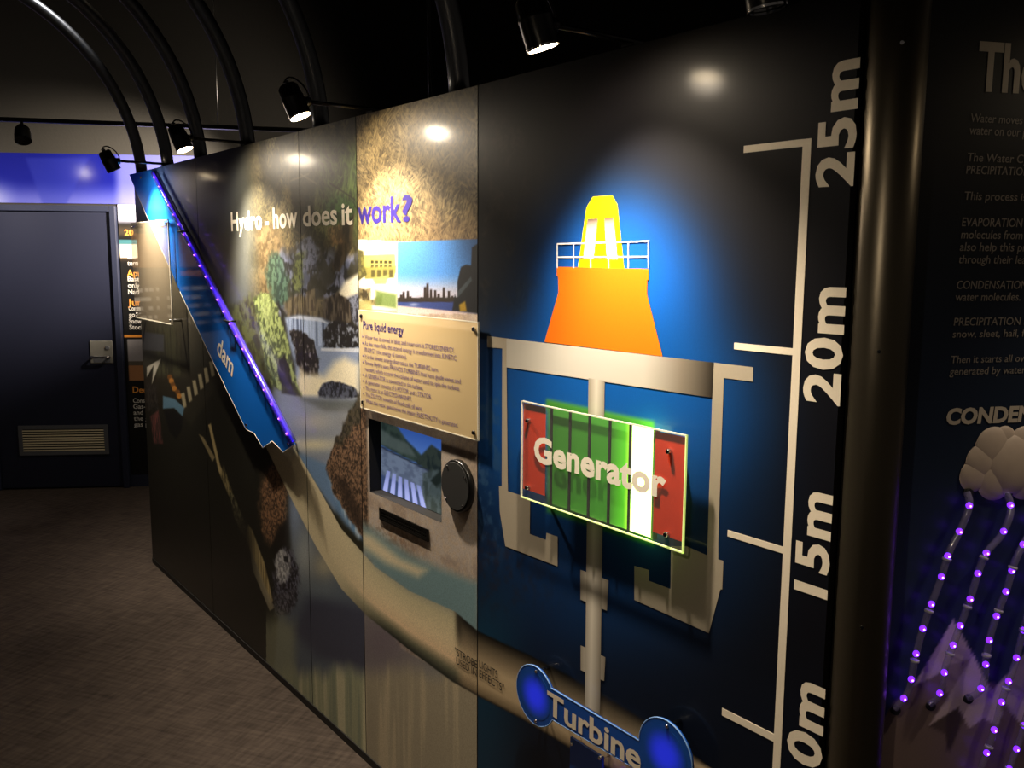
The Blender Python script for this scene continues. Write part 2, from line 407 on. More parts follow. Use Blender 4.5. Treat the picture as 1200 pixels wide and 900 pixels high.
# ================================================================== PRINTED BOARDS
def mural(t):
    """forest stream photograph that runs over the first four boards"""
    X, Y, U, Z = t.X, t.Y, t.U, t.Z
    def rocks(mask, lit, mid, dark, sc, seed):
        n = fbm(U*sc, Z*sc, seed, 5); r = 1-abs(2*fbm(U*sc*.55+3, Z*sc*.55, seed+9, 4)-1)
        g = sstep(.42, .62, n)[:, None]; col = np.array(mid, float)*(1-g)+np.array(lit, float)*g
        k = (sstep(.80, .95, r)*.9)[:, None]; col = col*(1-k)+np.array(dark, float)*k
        t.blend(mask, col)
    t.base((34, 33, 23))
    big = fbm(U*3, Z*3, 5)
    t.blend(sstep(.35, .7, big)*.5, (48, 46, 31))
    # sky and mist at the far top
    t.blend(sstep(330, 200, Y)*sstep(320, 225, X), (58, 66, 80))
    t.blend(sstep(300, 190, Y)*sstep(236, 215, X), (58, 84, 140))
    t.blend(sstep(250, 330, Y)*sstep(450, 330, Y)*sstep(310, 240, X), (84, 79, 66))
    t.glow(290, 330, 20, 110, (112, 116, 114), .8)
    t.glow(282, 395, 16, 70, (96, 108, 116), .6)
    # undergrowth: twigs and leaves in patches
    m = sstep(282, 322, X)*sstep(376, 330, Y)
    patch = fbm(U*7, Z*7, 61)
    t.grass(m, (30, 28, 18), (150, 136, 92), 3, 1.2)
    t.blend(m*sstep(.44, .62, patch)*.75, (38, 35, 22)); t.grass(m*sstep(.5, .36, patch)*.6, (70, 56, 36), (176, 158, 112), 14, 1.5)
    t.grass(sstep(352, 385, X)*sstep(300, 240, Y)*sstep(145, 185, Y)*(X < 421)*.8, (28, 38, 18), (112, 140, 70), 9, .8)
    t.poly([(378, 238), (398, 226), (416, 238), (410, 262), (388, 262)], (62, 96, 46), 8, .8, c2=(30, 44, 22), scale=(60, 60), warp=6)
    for x0, y0, x1, y1 in ((340, 212, 362, 204), (352, 204, 372, 216), (386, 214, 416, 234), (396, 252, 404, 300), (330, 246, 346, 262), (408, 180, 400, 216)):
        t.poly([(x0, y0-1), (x1, y1-1.2), (x1, y1+1.2), (x0, y0+1)], (120, 112, 84) if x0 < 380 else (30, 26, 18), 1.2, .8)
    t.poly([(300, 270), (324, 258), (336, 300), (330, 345), (306, 348)], (84, 68, 44), 12, .7, c2=(140, 118, 84), scale=(50, 50))
    # lichen grey rocks with dark gaps
    reg = sstep(320, 330, X+8*(fbm(U*30, Z*30, 4)-.5))*sstep(290, 306, Y+24*(fbm(U*12, Z*12, 6)-.5))*sstep(378, 364, Y)*(X < 421)
    rocks(reg, (124, 130, 156), (84, 90, 112), (26, 26, 24), 22, 31)
    t.blend(reg*sstep(.52, .62, fbm(U*9, Z*9, 77))*.85, (52, 50, 36))
    t.poly([(350, 284), (362, 276), (374, 292), (370, 316), (356, 318), (346, 306)], (116, 122, 146), 5, .9, c2=(60, 62, 72), scale=(60, 60), warp=4)
    t.poly([(318, 296), (330, 298), (338, 326), (336, 358), (322, 356), (310, 322)], (82, 112, 94), 8, .9, c2=(44, 62, 52), scale=(60, 60), warp=5)
    t.poly([(344, 300), (357, 294), (353, 345), (342, 345)], (108, 118, 62), 5, .85, c2=(44, 48, 26), scale=(70, 70), warp=3)
    t.poly([(402, 262), (416, 250), (412, 290), (398, 318), (388, 318)], (72, 62, 44), 4, .9, c2=(40, 34, 24), scale=(60, 20))
    t.poly([(384, 268), (398, 262), (402, 284), (388, 290)], (150, 116, 78), 5, .7, c2=(76, 60, 40), scale=(60, 60), warp=4)
    # boulders and stumps round the fall
    t.poly([(332, 354), (350, 344), (372, 350), (392, 348), (421, 352), (421, 374), (392, 374), (336, 377)], (56, 49, 36), 6, 1, c2=(112, 102, 80), scale=(60, 12), warp=3)
    t.poly([(359, 342), (369, 338), (370, 364), (360, 366)], (122, 112, 92), 2, .9, c2=(72, 62, 48), scale=(90, 20))
    t.poly([(404, 330), (421, 320), (421, 344), (404, 350), (390, 354)], (226, 220, 196), 7, .95)
    t.poly([(376, 354), (396, 341), (408, 352), (416, 378), (380, 378)], (40, 34, 28), 3, 1, c2=(92, 84, 72), scale=(60, 20), warp=3)
    t.poly([(408, 350), (421, 344), (421, 384), (414, 376)], (120, 126, 144), 3, 1, c2=(40, 40, 46), scale=(80, 80), warp=2)
    # the fall and the pool
    t.poly([(334, 372), (350, 369), (376, 372), (388, 378), (384, 392), (421, 400), (421, 470), (346, 470), (346, 430), (338, 400)], (134, 150, 182), 6)
    t.poly([(335, 374), (352, 371), (376, 374), (386, 386), (376, 406), (352, 402), (340, 392)], (166, 184, 218), 3, 1, c2=(84, 98, 130), scale=(60, 3), lo=.35, hi=.7)
    t.poly([(336, 372.5), (352, 370), (376, 373), (386, 380), (376, 377), (352, 374)], (206, 214, 230), 2, .8)
    t.poly([(379, 387), (386, 378), (400, 375), (414, 380), (421, 390), (421, 408), (379, 407)], (30, 28, 27), 2.5, 1, c2=(140, 148, 166), scale=(60, 60), lo=.5, hi=.75, warp=3, seed=6)
    t.poly([(376, 408), (421, 408), (421, 413), (376, 411)], (208, 214, 226), 2, .9)
    t.poly([(338, 388), (352, 386), (366, 397), (375, 420), (374, 442), (352, 442), (345, 412)], (26, 22, 18), 3, 1, c2=(122, 118, 122), scale=(60, 60), lo=.52, hi=.78, warp=4)
    t.poly([(350, 446), (366, 438), (380, 440), (392, 424), (404, 419), (421, 428), (421, 464), (352, 468)], (244, 234, 204), 14, .97)
    t.poly([(352, 430), (362, 442), (360, 464), (346, 466)], (240, 230, 204), 8, .85)
    t.poly([(372, 459), (378, 450), (390, 446), (404, 449), (418, 456), (421, 465), (392, 470), (374, 467)], (30, 32, 40), 2.5, 1, c2=(84, 90, 108), scale=(80, 80), warp=2)
    t.poly([(320, 452), (352, 464), (421, 468), (421, 500), (404, 540), (392, 600), (372, 570), (345, 520), (316, 470)], (134, 144, 162), 8)
    t.poly([(352, 467), (380, 469), (421, 470), (421, 484), (380, 482)], (92, 98, 96), 8, .8)
    t.glow(368, 494, 26, 13, (190, 188, 182), .85); t.glow(366, 521, 32, 8, (224, 216, 184), .9); t.glow(405, 494, 12, 16, (150, 152, 156), .8); t.glow(404, 520, 12, 8, (196, 188, 164), .7); t.glow(345, 480, 20, 10, (150, 160, 186), .7)
    t.poly([(344, 528), (384, 545), (405, 600), (432, 640), (404, 614), (372, 570)], (104, 136, 176), 8, .9)
    t.poly([(384, 560), (400, 570), (414, 600), (428, 624), (420, 632), (400, 600)], (186, 206, 224), 7, .85, c2=(110, 150, 190), scale=(50, 6))
    # rough brown boulder at the right of the pool
    t.poly([(423, 460), (406, 492), (388, 528), (382, 548), (388, 570), (404, 598), (418, 620), (432, 640), (432, 460)], (136, 106, 82), 3, 1, c2=(46, 36, 28), scale=(150, 150), warp=3, lo=.3, hi=.72)
    t.poly([(423, 458), (406, 490), (392, 520), (400, 522), (412, 504), (428, 490)], (76, 72, 58), 5, .85, c2=(34, 34, 24), scale=(90, 90), warp=4)
    t.poly([(392, 560), (404, 560), (424, 600), (430, 628), (414, 612)], (40, 30, 24), 9, .7)
    # mossy log
    t.poly([(268, 360), (296, 345), (312, 372), (326, 420), (330, 455), (304, 448), (284, 410)], (92, 96, 54), 14, .9, c2=(58, 56, 34), scale=(36, 36), warp=5)
    t.poly([(298, 350), (304, 343), (318, 344), (326, 362), (336, 395), (346, 436), (354, 464), (332, 458), (318, 452), (311, 425), (304, 385)], (156, 172, 108), 3, 1, c2=(74, 84, 48), scale=(60, 60), lo=.36, hi=.62, warp=4)
    t.poly([(303, 345), (316, 346), (322, 370), (314, 380), (306, 368)], (176, 190, 128), 8, .6, c2=(120, 136, 80), scale=(90, 90), warp=3)
    t.poly([(326, 420), (334, 416), (342, 436), (340, 454), (328, 448)], (30, 25, 14), 4, .9, warp=5)
    t.poly([(330, 452), (344, 448), (354, 465), (330, 461)], (46, 44, 26), 4, .8)
    # the dim left-hand bank, with some poster reflections painted into the ink
    t.blend(sstep(400, 480, Y)*sstep(332, 304, X), (27, 26, 18))
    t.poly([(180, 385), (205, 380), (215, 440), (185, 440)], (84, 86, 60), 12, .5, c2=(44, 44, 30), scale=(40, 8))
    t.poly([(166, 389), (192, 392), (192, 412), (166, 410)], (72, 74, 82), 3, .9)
    t.poly([(172, 430), (189, 420), (178, 450), (180, 428), (172, 442)], (190, 186, 174), 1.5, .9)  # grey patch and road streak stand for a poster mirrored in the board
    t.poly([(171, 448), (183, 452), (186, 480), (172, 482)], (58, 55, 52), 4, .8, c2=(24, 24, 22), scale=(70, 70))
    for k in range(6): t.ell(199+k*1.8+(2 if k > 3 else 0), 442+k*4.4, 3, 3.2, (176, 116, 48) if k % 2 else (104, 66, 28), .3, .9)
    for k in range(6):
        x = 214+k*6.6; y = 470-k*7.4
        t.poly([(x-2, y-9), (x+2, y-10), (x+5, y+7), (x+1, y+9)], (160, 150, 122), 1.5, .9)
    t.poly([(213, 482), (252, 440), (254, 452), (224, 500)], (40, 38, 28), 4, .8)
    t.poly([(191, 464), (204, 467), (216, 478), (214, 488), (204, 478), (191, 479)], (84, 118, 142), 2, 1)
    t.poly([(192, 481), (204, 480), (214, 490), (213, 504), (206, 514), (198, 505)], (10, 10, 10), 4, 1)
    t.poly([(176, 488), (186, 480), (191, 520), (180, 520)], (120, 66, 64), 2.5, .85, c2=(50, 40, 38), scale=(110, 26))  # reddish mirror image of a poster picture, painted as ink
    t.poly([(244, 498), (247, 496), (258, 545), (272, 575), (268, 580), (256, 552)], (186, 166, 118), 2, .95)
    t.poly([(233, 509), (238, 512), (252, 536), (249, 541)], (160, 144, 104), 1.5, .85)
    t.poly([(262, 545), (272, 575), (270, 586), (258, 556)], (150, 138, 96), 2, .8, c2=(60, 54, 36), scale=(110, 40))
    t.poly([(268, 574), (274, 580), (282, 600), (292, 625), (286, 632), (274, 606)], (150, 144, 108), 2, .9, c2=(36, 34, 22), scale=(120, 80))
    t.poly([(291, 614), (296, 622), (310, 660), (320, 704), (316, 708), (300, 662), (288, 632)], (206, 184, 130), 2, .95, c2=(130, 114, 78), scale=(150, 4))
    t.poly([(292, 640), (312, 690), (322, 712), (316, 716), (296, 668)], (160, 150, 124), 2, .85)
    t.ell(321, 592, 17, 48, (156, 116, 84), .35, 1, c2=(58, 44, 34), scale=(130, 130), warp=4, lo=.3, hi=.72)
    t.poly([(326, 618), (340, 604), (340, 640), (328, 656), (316, 644)], (24, 20, 17), 9, .95)
    # foot of the fall
    t.poly([(338, 572), (372, 640), (430, 722), (500, 780), (561, 816), (561, 905), (430, 905), (320, 800), (326, 720), (342, 650)], (88, 98, 112), 6)
    t.glow(356, 648, 14, 36, (176, 182, 182), .85); t.glow(346, 600, 8, 30, (150, 168, 200), .8); t.glow(380, 664, 14, 18, (206, 192, 156), .7); t.glow(376, 690, 20, 16, (112, 124, 132), .6)
    t.ell(335, 680, 15, 38, (100, 100, 116), .25, 1, c2=(36, 34, 40), scale=(80, 80), warp=4)
    t.ell(331, 664, 8, 21, (206, 206, 206), .4, .95, c2=(140, 140, 144), scale=(80, 80), warp=4)
    t.poly([(332, 652), (338, 652), (338, 660), (333, 658)], (40, 40, 44), 1.5, .9)
    t.poly([(320, 700), (346, 690), (340, 720), (322, 722)], (44, 42, 48), 6, .8, c2=(112, 110, 122), scale=(110, 110))
    t.poly([(360, 700), (428, 712), (480, 770), (480, 800), (430, 790), (372, 770), (344, 740)], (62, 64, 84), 22, .9)
    fall = fbm(U*26, Z*1.2, 12)
    mk = sstep(772, 800, Y+26*(fbm(U*9, Z*2, 8)-.5))*(X > 312)
    t.blend(mk, (160, 162, 132)); t.blend(mk*sstep(.5, .7, fall)*.8, (206, 198, 164)); t.blend(mk*sstep(.48, .3, fall)*.6, (122, 132, 116))
    mk2 = sstep(705, 740, Y+30*(fbm(U*7, Z*3, 18)-.5))*sstep(354, 338, X)*(X > 312)
    t.blend(mk2*.8, (150, 152, 126))
    t.blend(sstep(322, 302, X)*sstep(560, 640, Y)*sstep(310, 285, X), (27, 25, 18))
def mural_d(t):
    """the fourth board: straw, two small photographs, concrete round the screen"""
    mural(t); X, Y, U, Z = t.X, t.Y, t.U, t.Z
    t.grass(np.ones(len(X)), (62, 52, 34), (176, 154, 106), 21, 1.5)
    t.blend(.35*sstep(.4, .7, fbm(U*4, Z*4, 33)), (112, 84, 60))
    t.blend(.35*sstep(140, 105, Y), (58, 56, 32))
    # concrete from the plate downwards
    mk = sstep(358, 366, Y)
    con = fbm(U*14, Z*14, 41); t.blend(mk, (176, 164, 154)); t.blend(mk*sstep(.4, .7, con)*.6, (136, 118, 104)); t.blend(mk*.5*sstep(.45, .7, fbm(U*110, Z*110, 42, 2)), (186, 164, 138))
    # boulder and water running in from the left board
    t.poly([(416, 470), (428, 460), (430, 520), (432, 622), (436, 640), (416, 640)], (136, 106, 82), 4, 1, c2=(46, 36, 28), scale=(150, 150), lo=.3, hi=.72)
    gr = sstep(520, 430, X)*sstep(600, 640, Y+(X-430)*.1)*sstep(.46, .6, fbm(U*100, Z*100, 44, 2)); t.blend(gr*.7, (110, 76, 50))
    t.poly([(424, 612), (440, 622), (480, 650), (520, 668), (562, 684), (562, 745), (480, 698), (440, 668), (420, 640)], (112, 140, 146), 16)
    t.poly([(420, 622), (436, 628), (470, 655), (500, 668), (490, 676), (452, 660), (424, 640)], (226, 206, 168), 14, .85)
    t.poly([(424, 690), (470, 760), (562, 812), (562, 905), (420, 905)], (128, 122, 122), 4)
    t.glow(448, 752, 30, 30, (112, 100, 110), .8); t.glow(520, 800, 40, 20, (140, 150, 148), .5)
    mk = sstep(770, 800, Y+24*(fbm(U*9, Z*2, 8)-.5)-(X-430)*.06); fall = fbm(U*26, Z*1.2, 12)
    low = sstep(700, 716, Y-(X-430)*.68)
    t.blend(mk*low, (160, 150, 128)); t.blend(mk*low*sstep(.5, .7, fall)*.7, (196, 180, 150))
    # left photograph: power station above the river
    t.poly([(419, 281), (465.5, 283), (465.5, 364), (419, 362)], (214, 212, 190), 1)
    t.poly([(422, 299), (463, 297.5), (464, 320), (424, 321)], (166, 160, 84), 1.5)
    t.poly([(424, 313), (464, 312), (462, 326), (428, 327)], (128, 122, 62), 1.5)
    for k in range(5): t.poly([(434.5+k*5.2, 305.5), (438+k*5.2, 305.3), (438+k*5.2, 309), (434.5+k*5.2, 309.2)], (50, 44, 20), .8)
    for k in range(5): t.poly([(434.5+k*5.2, 310.5), (438+k*5.2, 310.3), (438+k*5.2, 313), (434.5+k*5.2, 313.2)], (70, 62, 30), .8)
    for k in range(4): t.poly([(435+k*7, 316), (439.5+k*7, 316), (439+k*7, 325), (435+k*7, 325)], (72, 66, 34), 1)
    t.poly([(419, 292), (426, 294), (427, 312), (430, 322), (419, 330)], (62, 58, 30), 2, .9, c2=(110, 104, 54), scale=(80, 80))
    t.poly([(436, 326), (456, 322), (452, 333), (440, 333)], (140, 146, 86), 3, .9)
    t.poly([(421, 338), (434, 338), (434, 352), (449, 344), (447, 358), (432, 356), (420, 350)], (126, 112, 72), 3, .9, c2=(46, 38, 22), scale=(60, 60), warp=2)
    t.poly([(440, 340), (465, 345), (465, 362), (440, 358)], (92, 112, 58), 5, .9)
    t.poly([(419, 352), (436, 352), (436, 366), (419, 366)], (160, 150, 92), 4, .9)
    # right photograph: city by the water under a blue sky
    t.poly([(465.8, 283.5), (562, 280.5), (562, 368), (465.8, 358)], (70, 128, 200), 1)
    inb = (X > 465.8) & (X < 562) & (Y > 280) & (Y < 368)
    t.blend(inb*sstep(318, 345, Y)*.75, (196, 176, 176)); t.blend(inb*sstep(520, 556, X)*sstep(340, 290, Y)*.6, (34, 62, 104))
    t.poly([(466, 352), (562, 352), (562, 368), (466, 358)], (44, 58, 112), 2)
    t.glow(485, 357, 5, 1.6, (150, 160, 190), .8)
    for x, h in [(470, 8), (473, 11), (478, 12), (481, 6), (494, 5), (498, 17), (501, 21), (505, 14), (510, 13), (514, 9), (520, 16), (526, 12), (530, 6)]:
        t.poly([(x-1.6, 353), (x-1.3, 353-h), (x+1.3, 353-h), (x+1.8, 353)], (38, 28, 24), 1)
    t.poly([(466, 349), (562, 348), (562, 354), (466, 354)], (40, 34, 30), 1.5)
    t.poly([(536, 352), (536, 330), (540, 313), (546, 310), (552, 311), (553, 290), (562, 284), (562, 368), (530, 364), (533, 345)], (22, 24, 28), 2)
    t.poly([(536, 342), (552, 324), (553, 329), (537, 348)], (58, 66, 72), 1.5, .9)
    t.poly([(538, 357), (545, 353), (547, 365), (539, 365)], (150, 120, 30), 3, .9)
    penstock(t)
UP = [(318, 500), (345, 525), (372, 570), (400, 620), (440, 665), (480, 693), (533, 717), (560, 740), (620, 768), (700, 809), (770, 852), (840, 905)]
LO = [(300, 500), (322, 545), (345, 592), (370, 640), (400, 690), (430, 722), (480, 762), (530, 799), (560, 816), (610, 842), (668, 877), (720, 905)]
def penstock(t):
    """painted pressure pipe curving down from the dam to the turbine"""
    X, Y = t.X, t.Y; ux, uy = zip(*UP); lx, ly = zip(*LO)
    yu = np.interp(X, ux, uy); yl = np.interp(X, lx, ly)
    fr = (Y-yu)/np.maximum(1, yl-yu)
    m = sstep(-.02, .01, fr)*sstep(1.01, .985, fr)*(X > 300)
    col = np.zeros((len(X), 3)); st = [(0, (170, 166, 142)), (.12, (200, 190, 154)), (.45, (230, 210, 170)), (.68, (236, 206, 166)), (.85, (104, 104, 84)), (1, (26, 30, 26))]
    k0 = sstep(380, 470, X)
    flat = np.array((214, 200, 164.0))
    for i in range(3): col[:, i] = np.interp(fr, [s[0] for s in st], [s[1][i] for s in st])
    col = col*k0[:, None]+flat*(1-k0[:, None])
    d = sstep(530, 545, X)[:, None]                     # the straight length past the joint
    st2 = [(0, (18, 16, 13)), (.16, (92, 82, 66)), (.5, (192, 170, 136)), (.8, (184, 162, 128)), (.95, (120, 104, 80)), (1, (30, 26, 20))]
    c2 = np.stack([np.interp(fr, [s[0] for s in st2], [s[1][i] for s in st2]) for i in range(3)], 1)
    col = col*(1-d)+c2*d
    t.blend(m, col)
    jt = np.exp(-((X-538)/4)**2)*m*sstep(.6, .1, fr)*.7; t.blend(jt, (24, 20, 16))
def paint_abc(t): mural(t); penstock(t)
def paint_e(t):
    X, Y, U, Z = t.X, t.Y, t.U, t.Z
    t.base((14, 12, 15))
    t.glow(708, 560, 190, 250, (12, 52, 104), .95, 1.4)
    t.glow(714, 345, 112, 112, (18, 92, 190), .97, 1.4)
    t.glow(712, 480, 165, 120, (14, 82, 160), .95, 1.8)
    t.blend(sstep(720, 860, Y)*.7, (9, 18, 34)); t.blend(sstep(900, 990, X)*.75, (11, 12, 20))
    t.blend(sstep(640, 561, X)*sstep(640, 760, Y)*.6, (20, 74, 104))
    m = sstep(660, 575, X)*sstep(420, 330, Y); n = fbm(U*20, Z*20, 5)
    t.blend(m*.6, (22, 20, 18)); t.grass(m*.4*sstep(.45, .7, n), (20, 18, 16), (74, 66, 54), 31, .9)
    m = sstep(620, 565, X)*sstep(440, 480, Y)*sstep(690, 620, Y); t.blend(m*sstep(.45, .7, fbm(U*40, Z*40, 51))*.7, (48, 78, 112))
    m = sstep(700, 575, X)*sstep(600, 650, Y)*sstep(740, 690, Y); t.blend(m*.5*sstep(.4, .7, fbm(U*60, Z*60, 52)), (40, 30, 40))
    t.poly([(641, 468), (766, 494), (766, 505), (640, 480)], (96, 170, 60), 7, .95)
    t.poly([(641, 470), (766, 498), (766, 640), (641, 600)], (60, 130, 50), 8, .9)
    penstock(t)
EDGE = [0.0, 1.012, 2.118, 2.549, 3.2165, 4.2915]
HOLE = (2.604, 3.036, .962, 1.2045)
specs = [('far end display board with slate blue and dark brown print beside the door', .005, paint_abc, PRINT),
         ('wide display board with mossy log and title start over a dark forest bank', .0042, paint_abc, PRINT),
         ('narrow display board printed with waterfall and wet boulders', .003, paint_abc, PRINT),
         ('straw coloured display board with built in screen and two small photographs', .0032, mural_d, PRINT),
         ('navy display board with orange tower diagram and a metre scale', .0045, paint_e, PRINT_E)]
BOARD = []
for i, (lab, st, fn, mt_) in enumerate(specs):
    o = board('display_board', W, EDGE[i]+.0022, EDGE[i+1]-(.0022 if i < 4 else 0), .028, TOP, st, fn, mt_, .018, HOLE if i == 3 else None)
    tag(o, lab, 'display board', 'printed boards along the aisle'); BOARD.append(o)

# title across three boards
def lettering(name, items, pl, material, parent, off=.0012, **kw):
    for it in items:
        mb = MB(); px_text(mb, it[0], pl, *it[1:6], off, **kw); mb.build(name, material, parent)
lettering('title_lettering', [('Hydro', 271.5, 271, 307.5, 269, 249), ('-', 311, 268.8, 315.5, 268.6, 248)], W, K['cream'], BOARD[1], bold=.022)
lettering('title_lettering', [('how', 320.5, 268, 349, 266, 243.5)], W, K['cream'], BOARD[1], bold=.022)
lettering('title_lettering', [('does', 355.5, 265.6, 395.5, 264, 241.5), ('it', 401, 264, 413.5, 263.5, 237)], W, K['cream'], BOARD[2], bold=.022)
lettering('title_lettering', [('work', 419.5, 263, 470.5, 260.3, 234), ('?', 471.5, 260, 484, 259.5, 229)], W, K['purple'], BOARD[3], bold=.022)
lettering('warning_lettering', [('"STROBE', 533.5, 767, 559.5, 780.5, 758.5), ('USED IN', 535, 777.5, 559, 791.5, 769.5)], W, K['darkink'], BOARD[3], bold=.004)
lettering('warning_lettering', [('LIGHTS', 562, 782, 583.5, 793.5, 773), ('EFFECTS"', 562, 793, 591, 809, 784)], W, K['darkink'], BOARD[4], bold=.004)

# generator diagram printed on the navy board
D = .0008
def decal(name, polys, material, parent, off, pl=W):
    mb = MB()
    for p in polys: mb.flat(pl, pxs(pl, p), off)
    return mb.build(name, material, parent)
e = BOARD[4]
decal('tower_print', [[(687.5, 243), (695, 230.5), (718, 229), (723.8, 239.5), (732, 316), (677, 316)]], K['yellow'], e, D)
decal('tower_base_print', [[(653, 312.5), (760.7, 315), (760.7, 328), (759, 328), (758.7, 344.5), (777, 417.5), (638.5, 400.7), (655, 342.5), (654.5, 323.7), (653, 323.7)]], K['orange'], e, D*2)
WIN = mat('window_grey', (216, 196, 170), .3)
def window_print():
    mb = MB()
    for q in ([(689, 256.5), (701, 256), (696, 303), (684, 303)], [(708.5, 255.5), (719.5, 254.7), (724, 304), (711.7, 303.5)]):
        mb.flat(W, pxs(W, q), D*1.6)
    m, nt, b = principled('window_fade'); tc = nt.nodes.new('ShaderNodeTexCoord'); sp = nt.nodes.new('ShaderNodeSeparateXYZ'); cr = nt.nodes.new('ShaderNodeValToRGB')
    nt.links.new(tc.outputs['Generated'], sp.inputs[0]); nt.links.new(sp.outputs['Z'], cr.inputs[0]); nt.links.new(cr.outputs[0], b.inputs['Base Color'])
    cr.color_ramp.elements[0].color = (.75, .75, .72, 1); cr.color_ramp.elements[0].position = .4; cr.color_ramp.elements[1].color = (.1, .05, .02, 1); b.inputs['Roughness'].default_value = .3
    mb.build('tower_window_print', m, e)
window_print()
rail = [[(653.5, 285), (761.5, 281.8), (761.5, 283.6), (653.5, 286.8)], [(653.5, 300.5), (761, 300), (761, 301.8), (653.5, 302.2)]]
for x, y0 in ((653.8, 286), (673, 286), (737, 283), (760.6, 282)): rail.append([(x-.7, y0), (x+.7, y0), (x+.7, 314.5), (x-.7, 313.5)])
for x in (693, 714): rail.append([(x-.6, 301), (x+.6, 301), (x+.6, 314), (x-.6, 314)])
decal('railing_print', rail, K['railing'], e, D*2.6)
decal('bracket_print', [[(571.3, 393.6), (594, 396.6), (594, 430.4), (595.4, 575.5), (609.6, 580), (621.5, 584), (621.2, 625.7), (640, 632.5), (640.7, 624.5), (653.7, 628.7), (653.7, 663.7), (592.5, 640), (586, 600), (585, 569.3), (588.3, 569.9), (588.9, 408.3), (571.3, 406.9)],
                        [(836.8, 424.8), (883, 430.4), (882.5, 447.2), (848.5, 442.9), (842, 635), (842, 655.5), (848, 657), (846.7, 690.5), (844.5, 690.5), (831, 742), (786, 721.7), (743.7, 703), (743.7, 663), (761, 668), (760.7, 680.5), (786, 690), (786.7, 640), (805, 640), (829, 650.7), (834.9, 465.9)]], K['grey'], e, D)
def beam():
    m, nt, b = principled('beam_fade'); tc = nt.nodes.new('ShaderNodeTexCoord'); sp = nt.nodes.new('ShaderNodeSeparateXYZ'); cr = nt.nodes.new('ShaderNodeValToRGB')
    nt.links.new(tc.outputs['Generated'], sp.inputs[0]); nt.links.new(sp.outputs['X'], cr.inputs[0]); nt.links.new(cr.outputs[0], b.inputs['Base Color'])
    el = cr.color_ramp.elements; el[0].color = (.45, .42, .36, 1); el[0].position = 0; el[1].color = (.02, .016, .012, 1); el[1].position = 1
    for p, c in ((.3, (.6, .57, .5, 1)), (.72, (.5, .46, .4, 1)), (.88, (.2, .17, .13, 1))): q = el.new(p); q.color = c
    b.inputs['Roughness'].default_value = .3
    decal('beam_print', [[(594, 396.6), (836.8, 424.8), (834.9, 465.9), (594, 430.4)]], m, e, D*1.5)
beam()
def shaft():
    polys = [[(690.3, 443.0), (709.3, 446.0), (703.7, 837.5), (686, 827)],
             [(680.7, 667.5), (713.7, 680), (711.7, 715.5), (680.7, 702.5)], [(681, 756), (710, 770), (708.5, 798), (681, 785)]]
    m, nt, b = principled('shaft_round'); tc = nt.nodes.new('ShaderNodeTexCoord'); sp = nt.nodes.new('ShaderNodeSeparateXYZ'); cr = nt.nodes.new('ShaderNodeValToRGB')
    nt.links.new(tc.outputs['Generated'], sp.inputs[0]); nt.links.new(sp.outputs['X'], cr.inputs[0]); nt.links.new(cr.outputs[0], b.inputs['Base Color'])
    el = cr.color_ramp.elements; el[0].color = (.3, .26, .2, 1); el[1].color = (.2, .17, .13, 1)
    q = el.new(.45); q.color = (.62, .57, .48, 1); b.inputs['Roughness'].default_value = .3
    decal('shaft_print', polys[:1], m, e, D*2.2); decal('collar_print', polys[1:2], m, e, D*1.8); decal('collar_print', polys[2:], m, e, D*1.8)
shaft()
# depth scale: one bar with four ticks, figures run upwards
us = W.px(946, 168)[0]
sc = MB(); zt = W.px(946, 162.5)[1]; sc.rect(W, us-.0085, us+.0085, .03, zt, 0, D)
for x0, y0, x1, y1, xb, yb in ((872, 171, 946, 162.5, 872, 179.3), (860.7, 401.5, 931, 408, 860.5, 409.2), (853, 621, 920, 640, 852.7, 628.4), (846.5, 829.5, 911, 858, 846, 838)):
    uL, zT = W.px(x0, y0); zB = W.px(xb, yb)[1]; sc.rect(W, uL, us-.0085, zB, zT, 0, D)
sc.build('scale_print', K['white'], e)
for s, (xb, y0), (xt, y1), (xl, xr, ym) in (('25m', (1000, 218), (1009, 67), (956.5, 1001, 205)), ('20m', (983, 476), (992, 337), (943.7, 987.5, 420)), ('15m', (970, 703.5), (976, 581), (930.5, 970.5, 690)), ('10m', (962, 935), (966, 807), (922.5, 963.7, 880))):
    ub, z0 = W.px(xb, y0); z1 = W.px(xt, y1)[1]; uL = W.px(xl, ym)[0]; uR = W.px(xr, ym)[0]
    mb = MB(); put_text(mb, s, W, uR, z0, z1-z0, uR-uL, D, bold=.03, rot=1, sp=1.07); mb.build('scale_figure', K['white'], e)

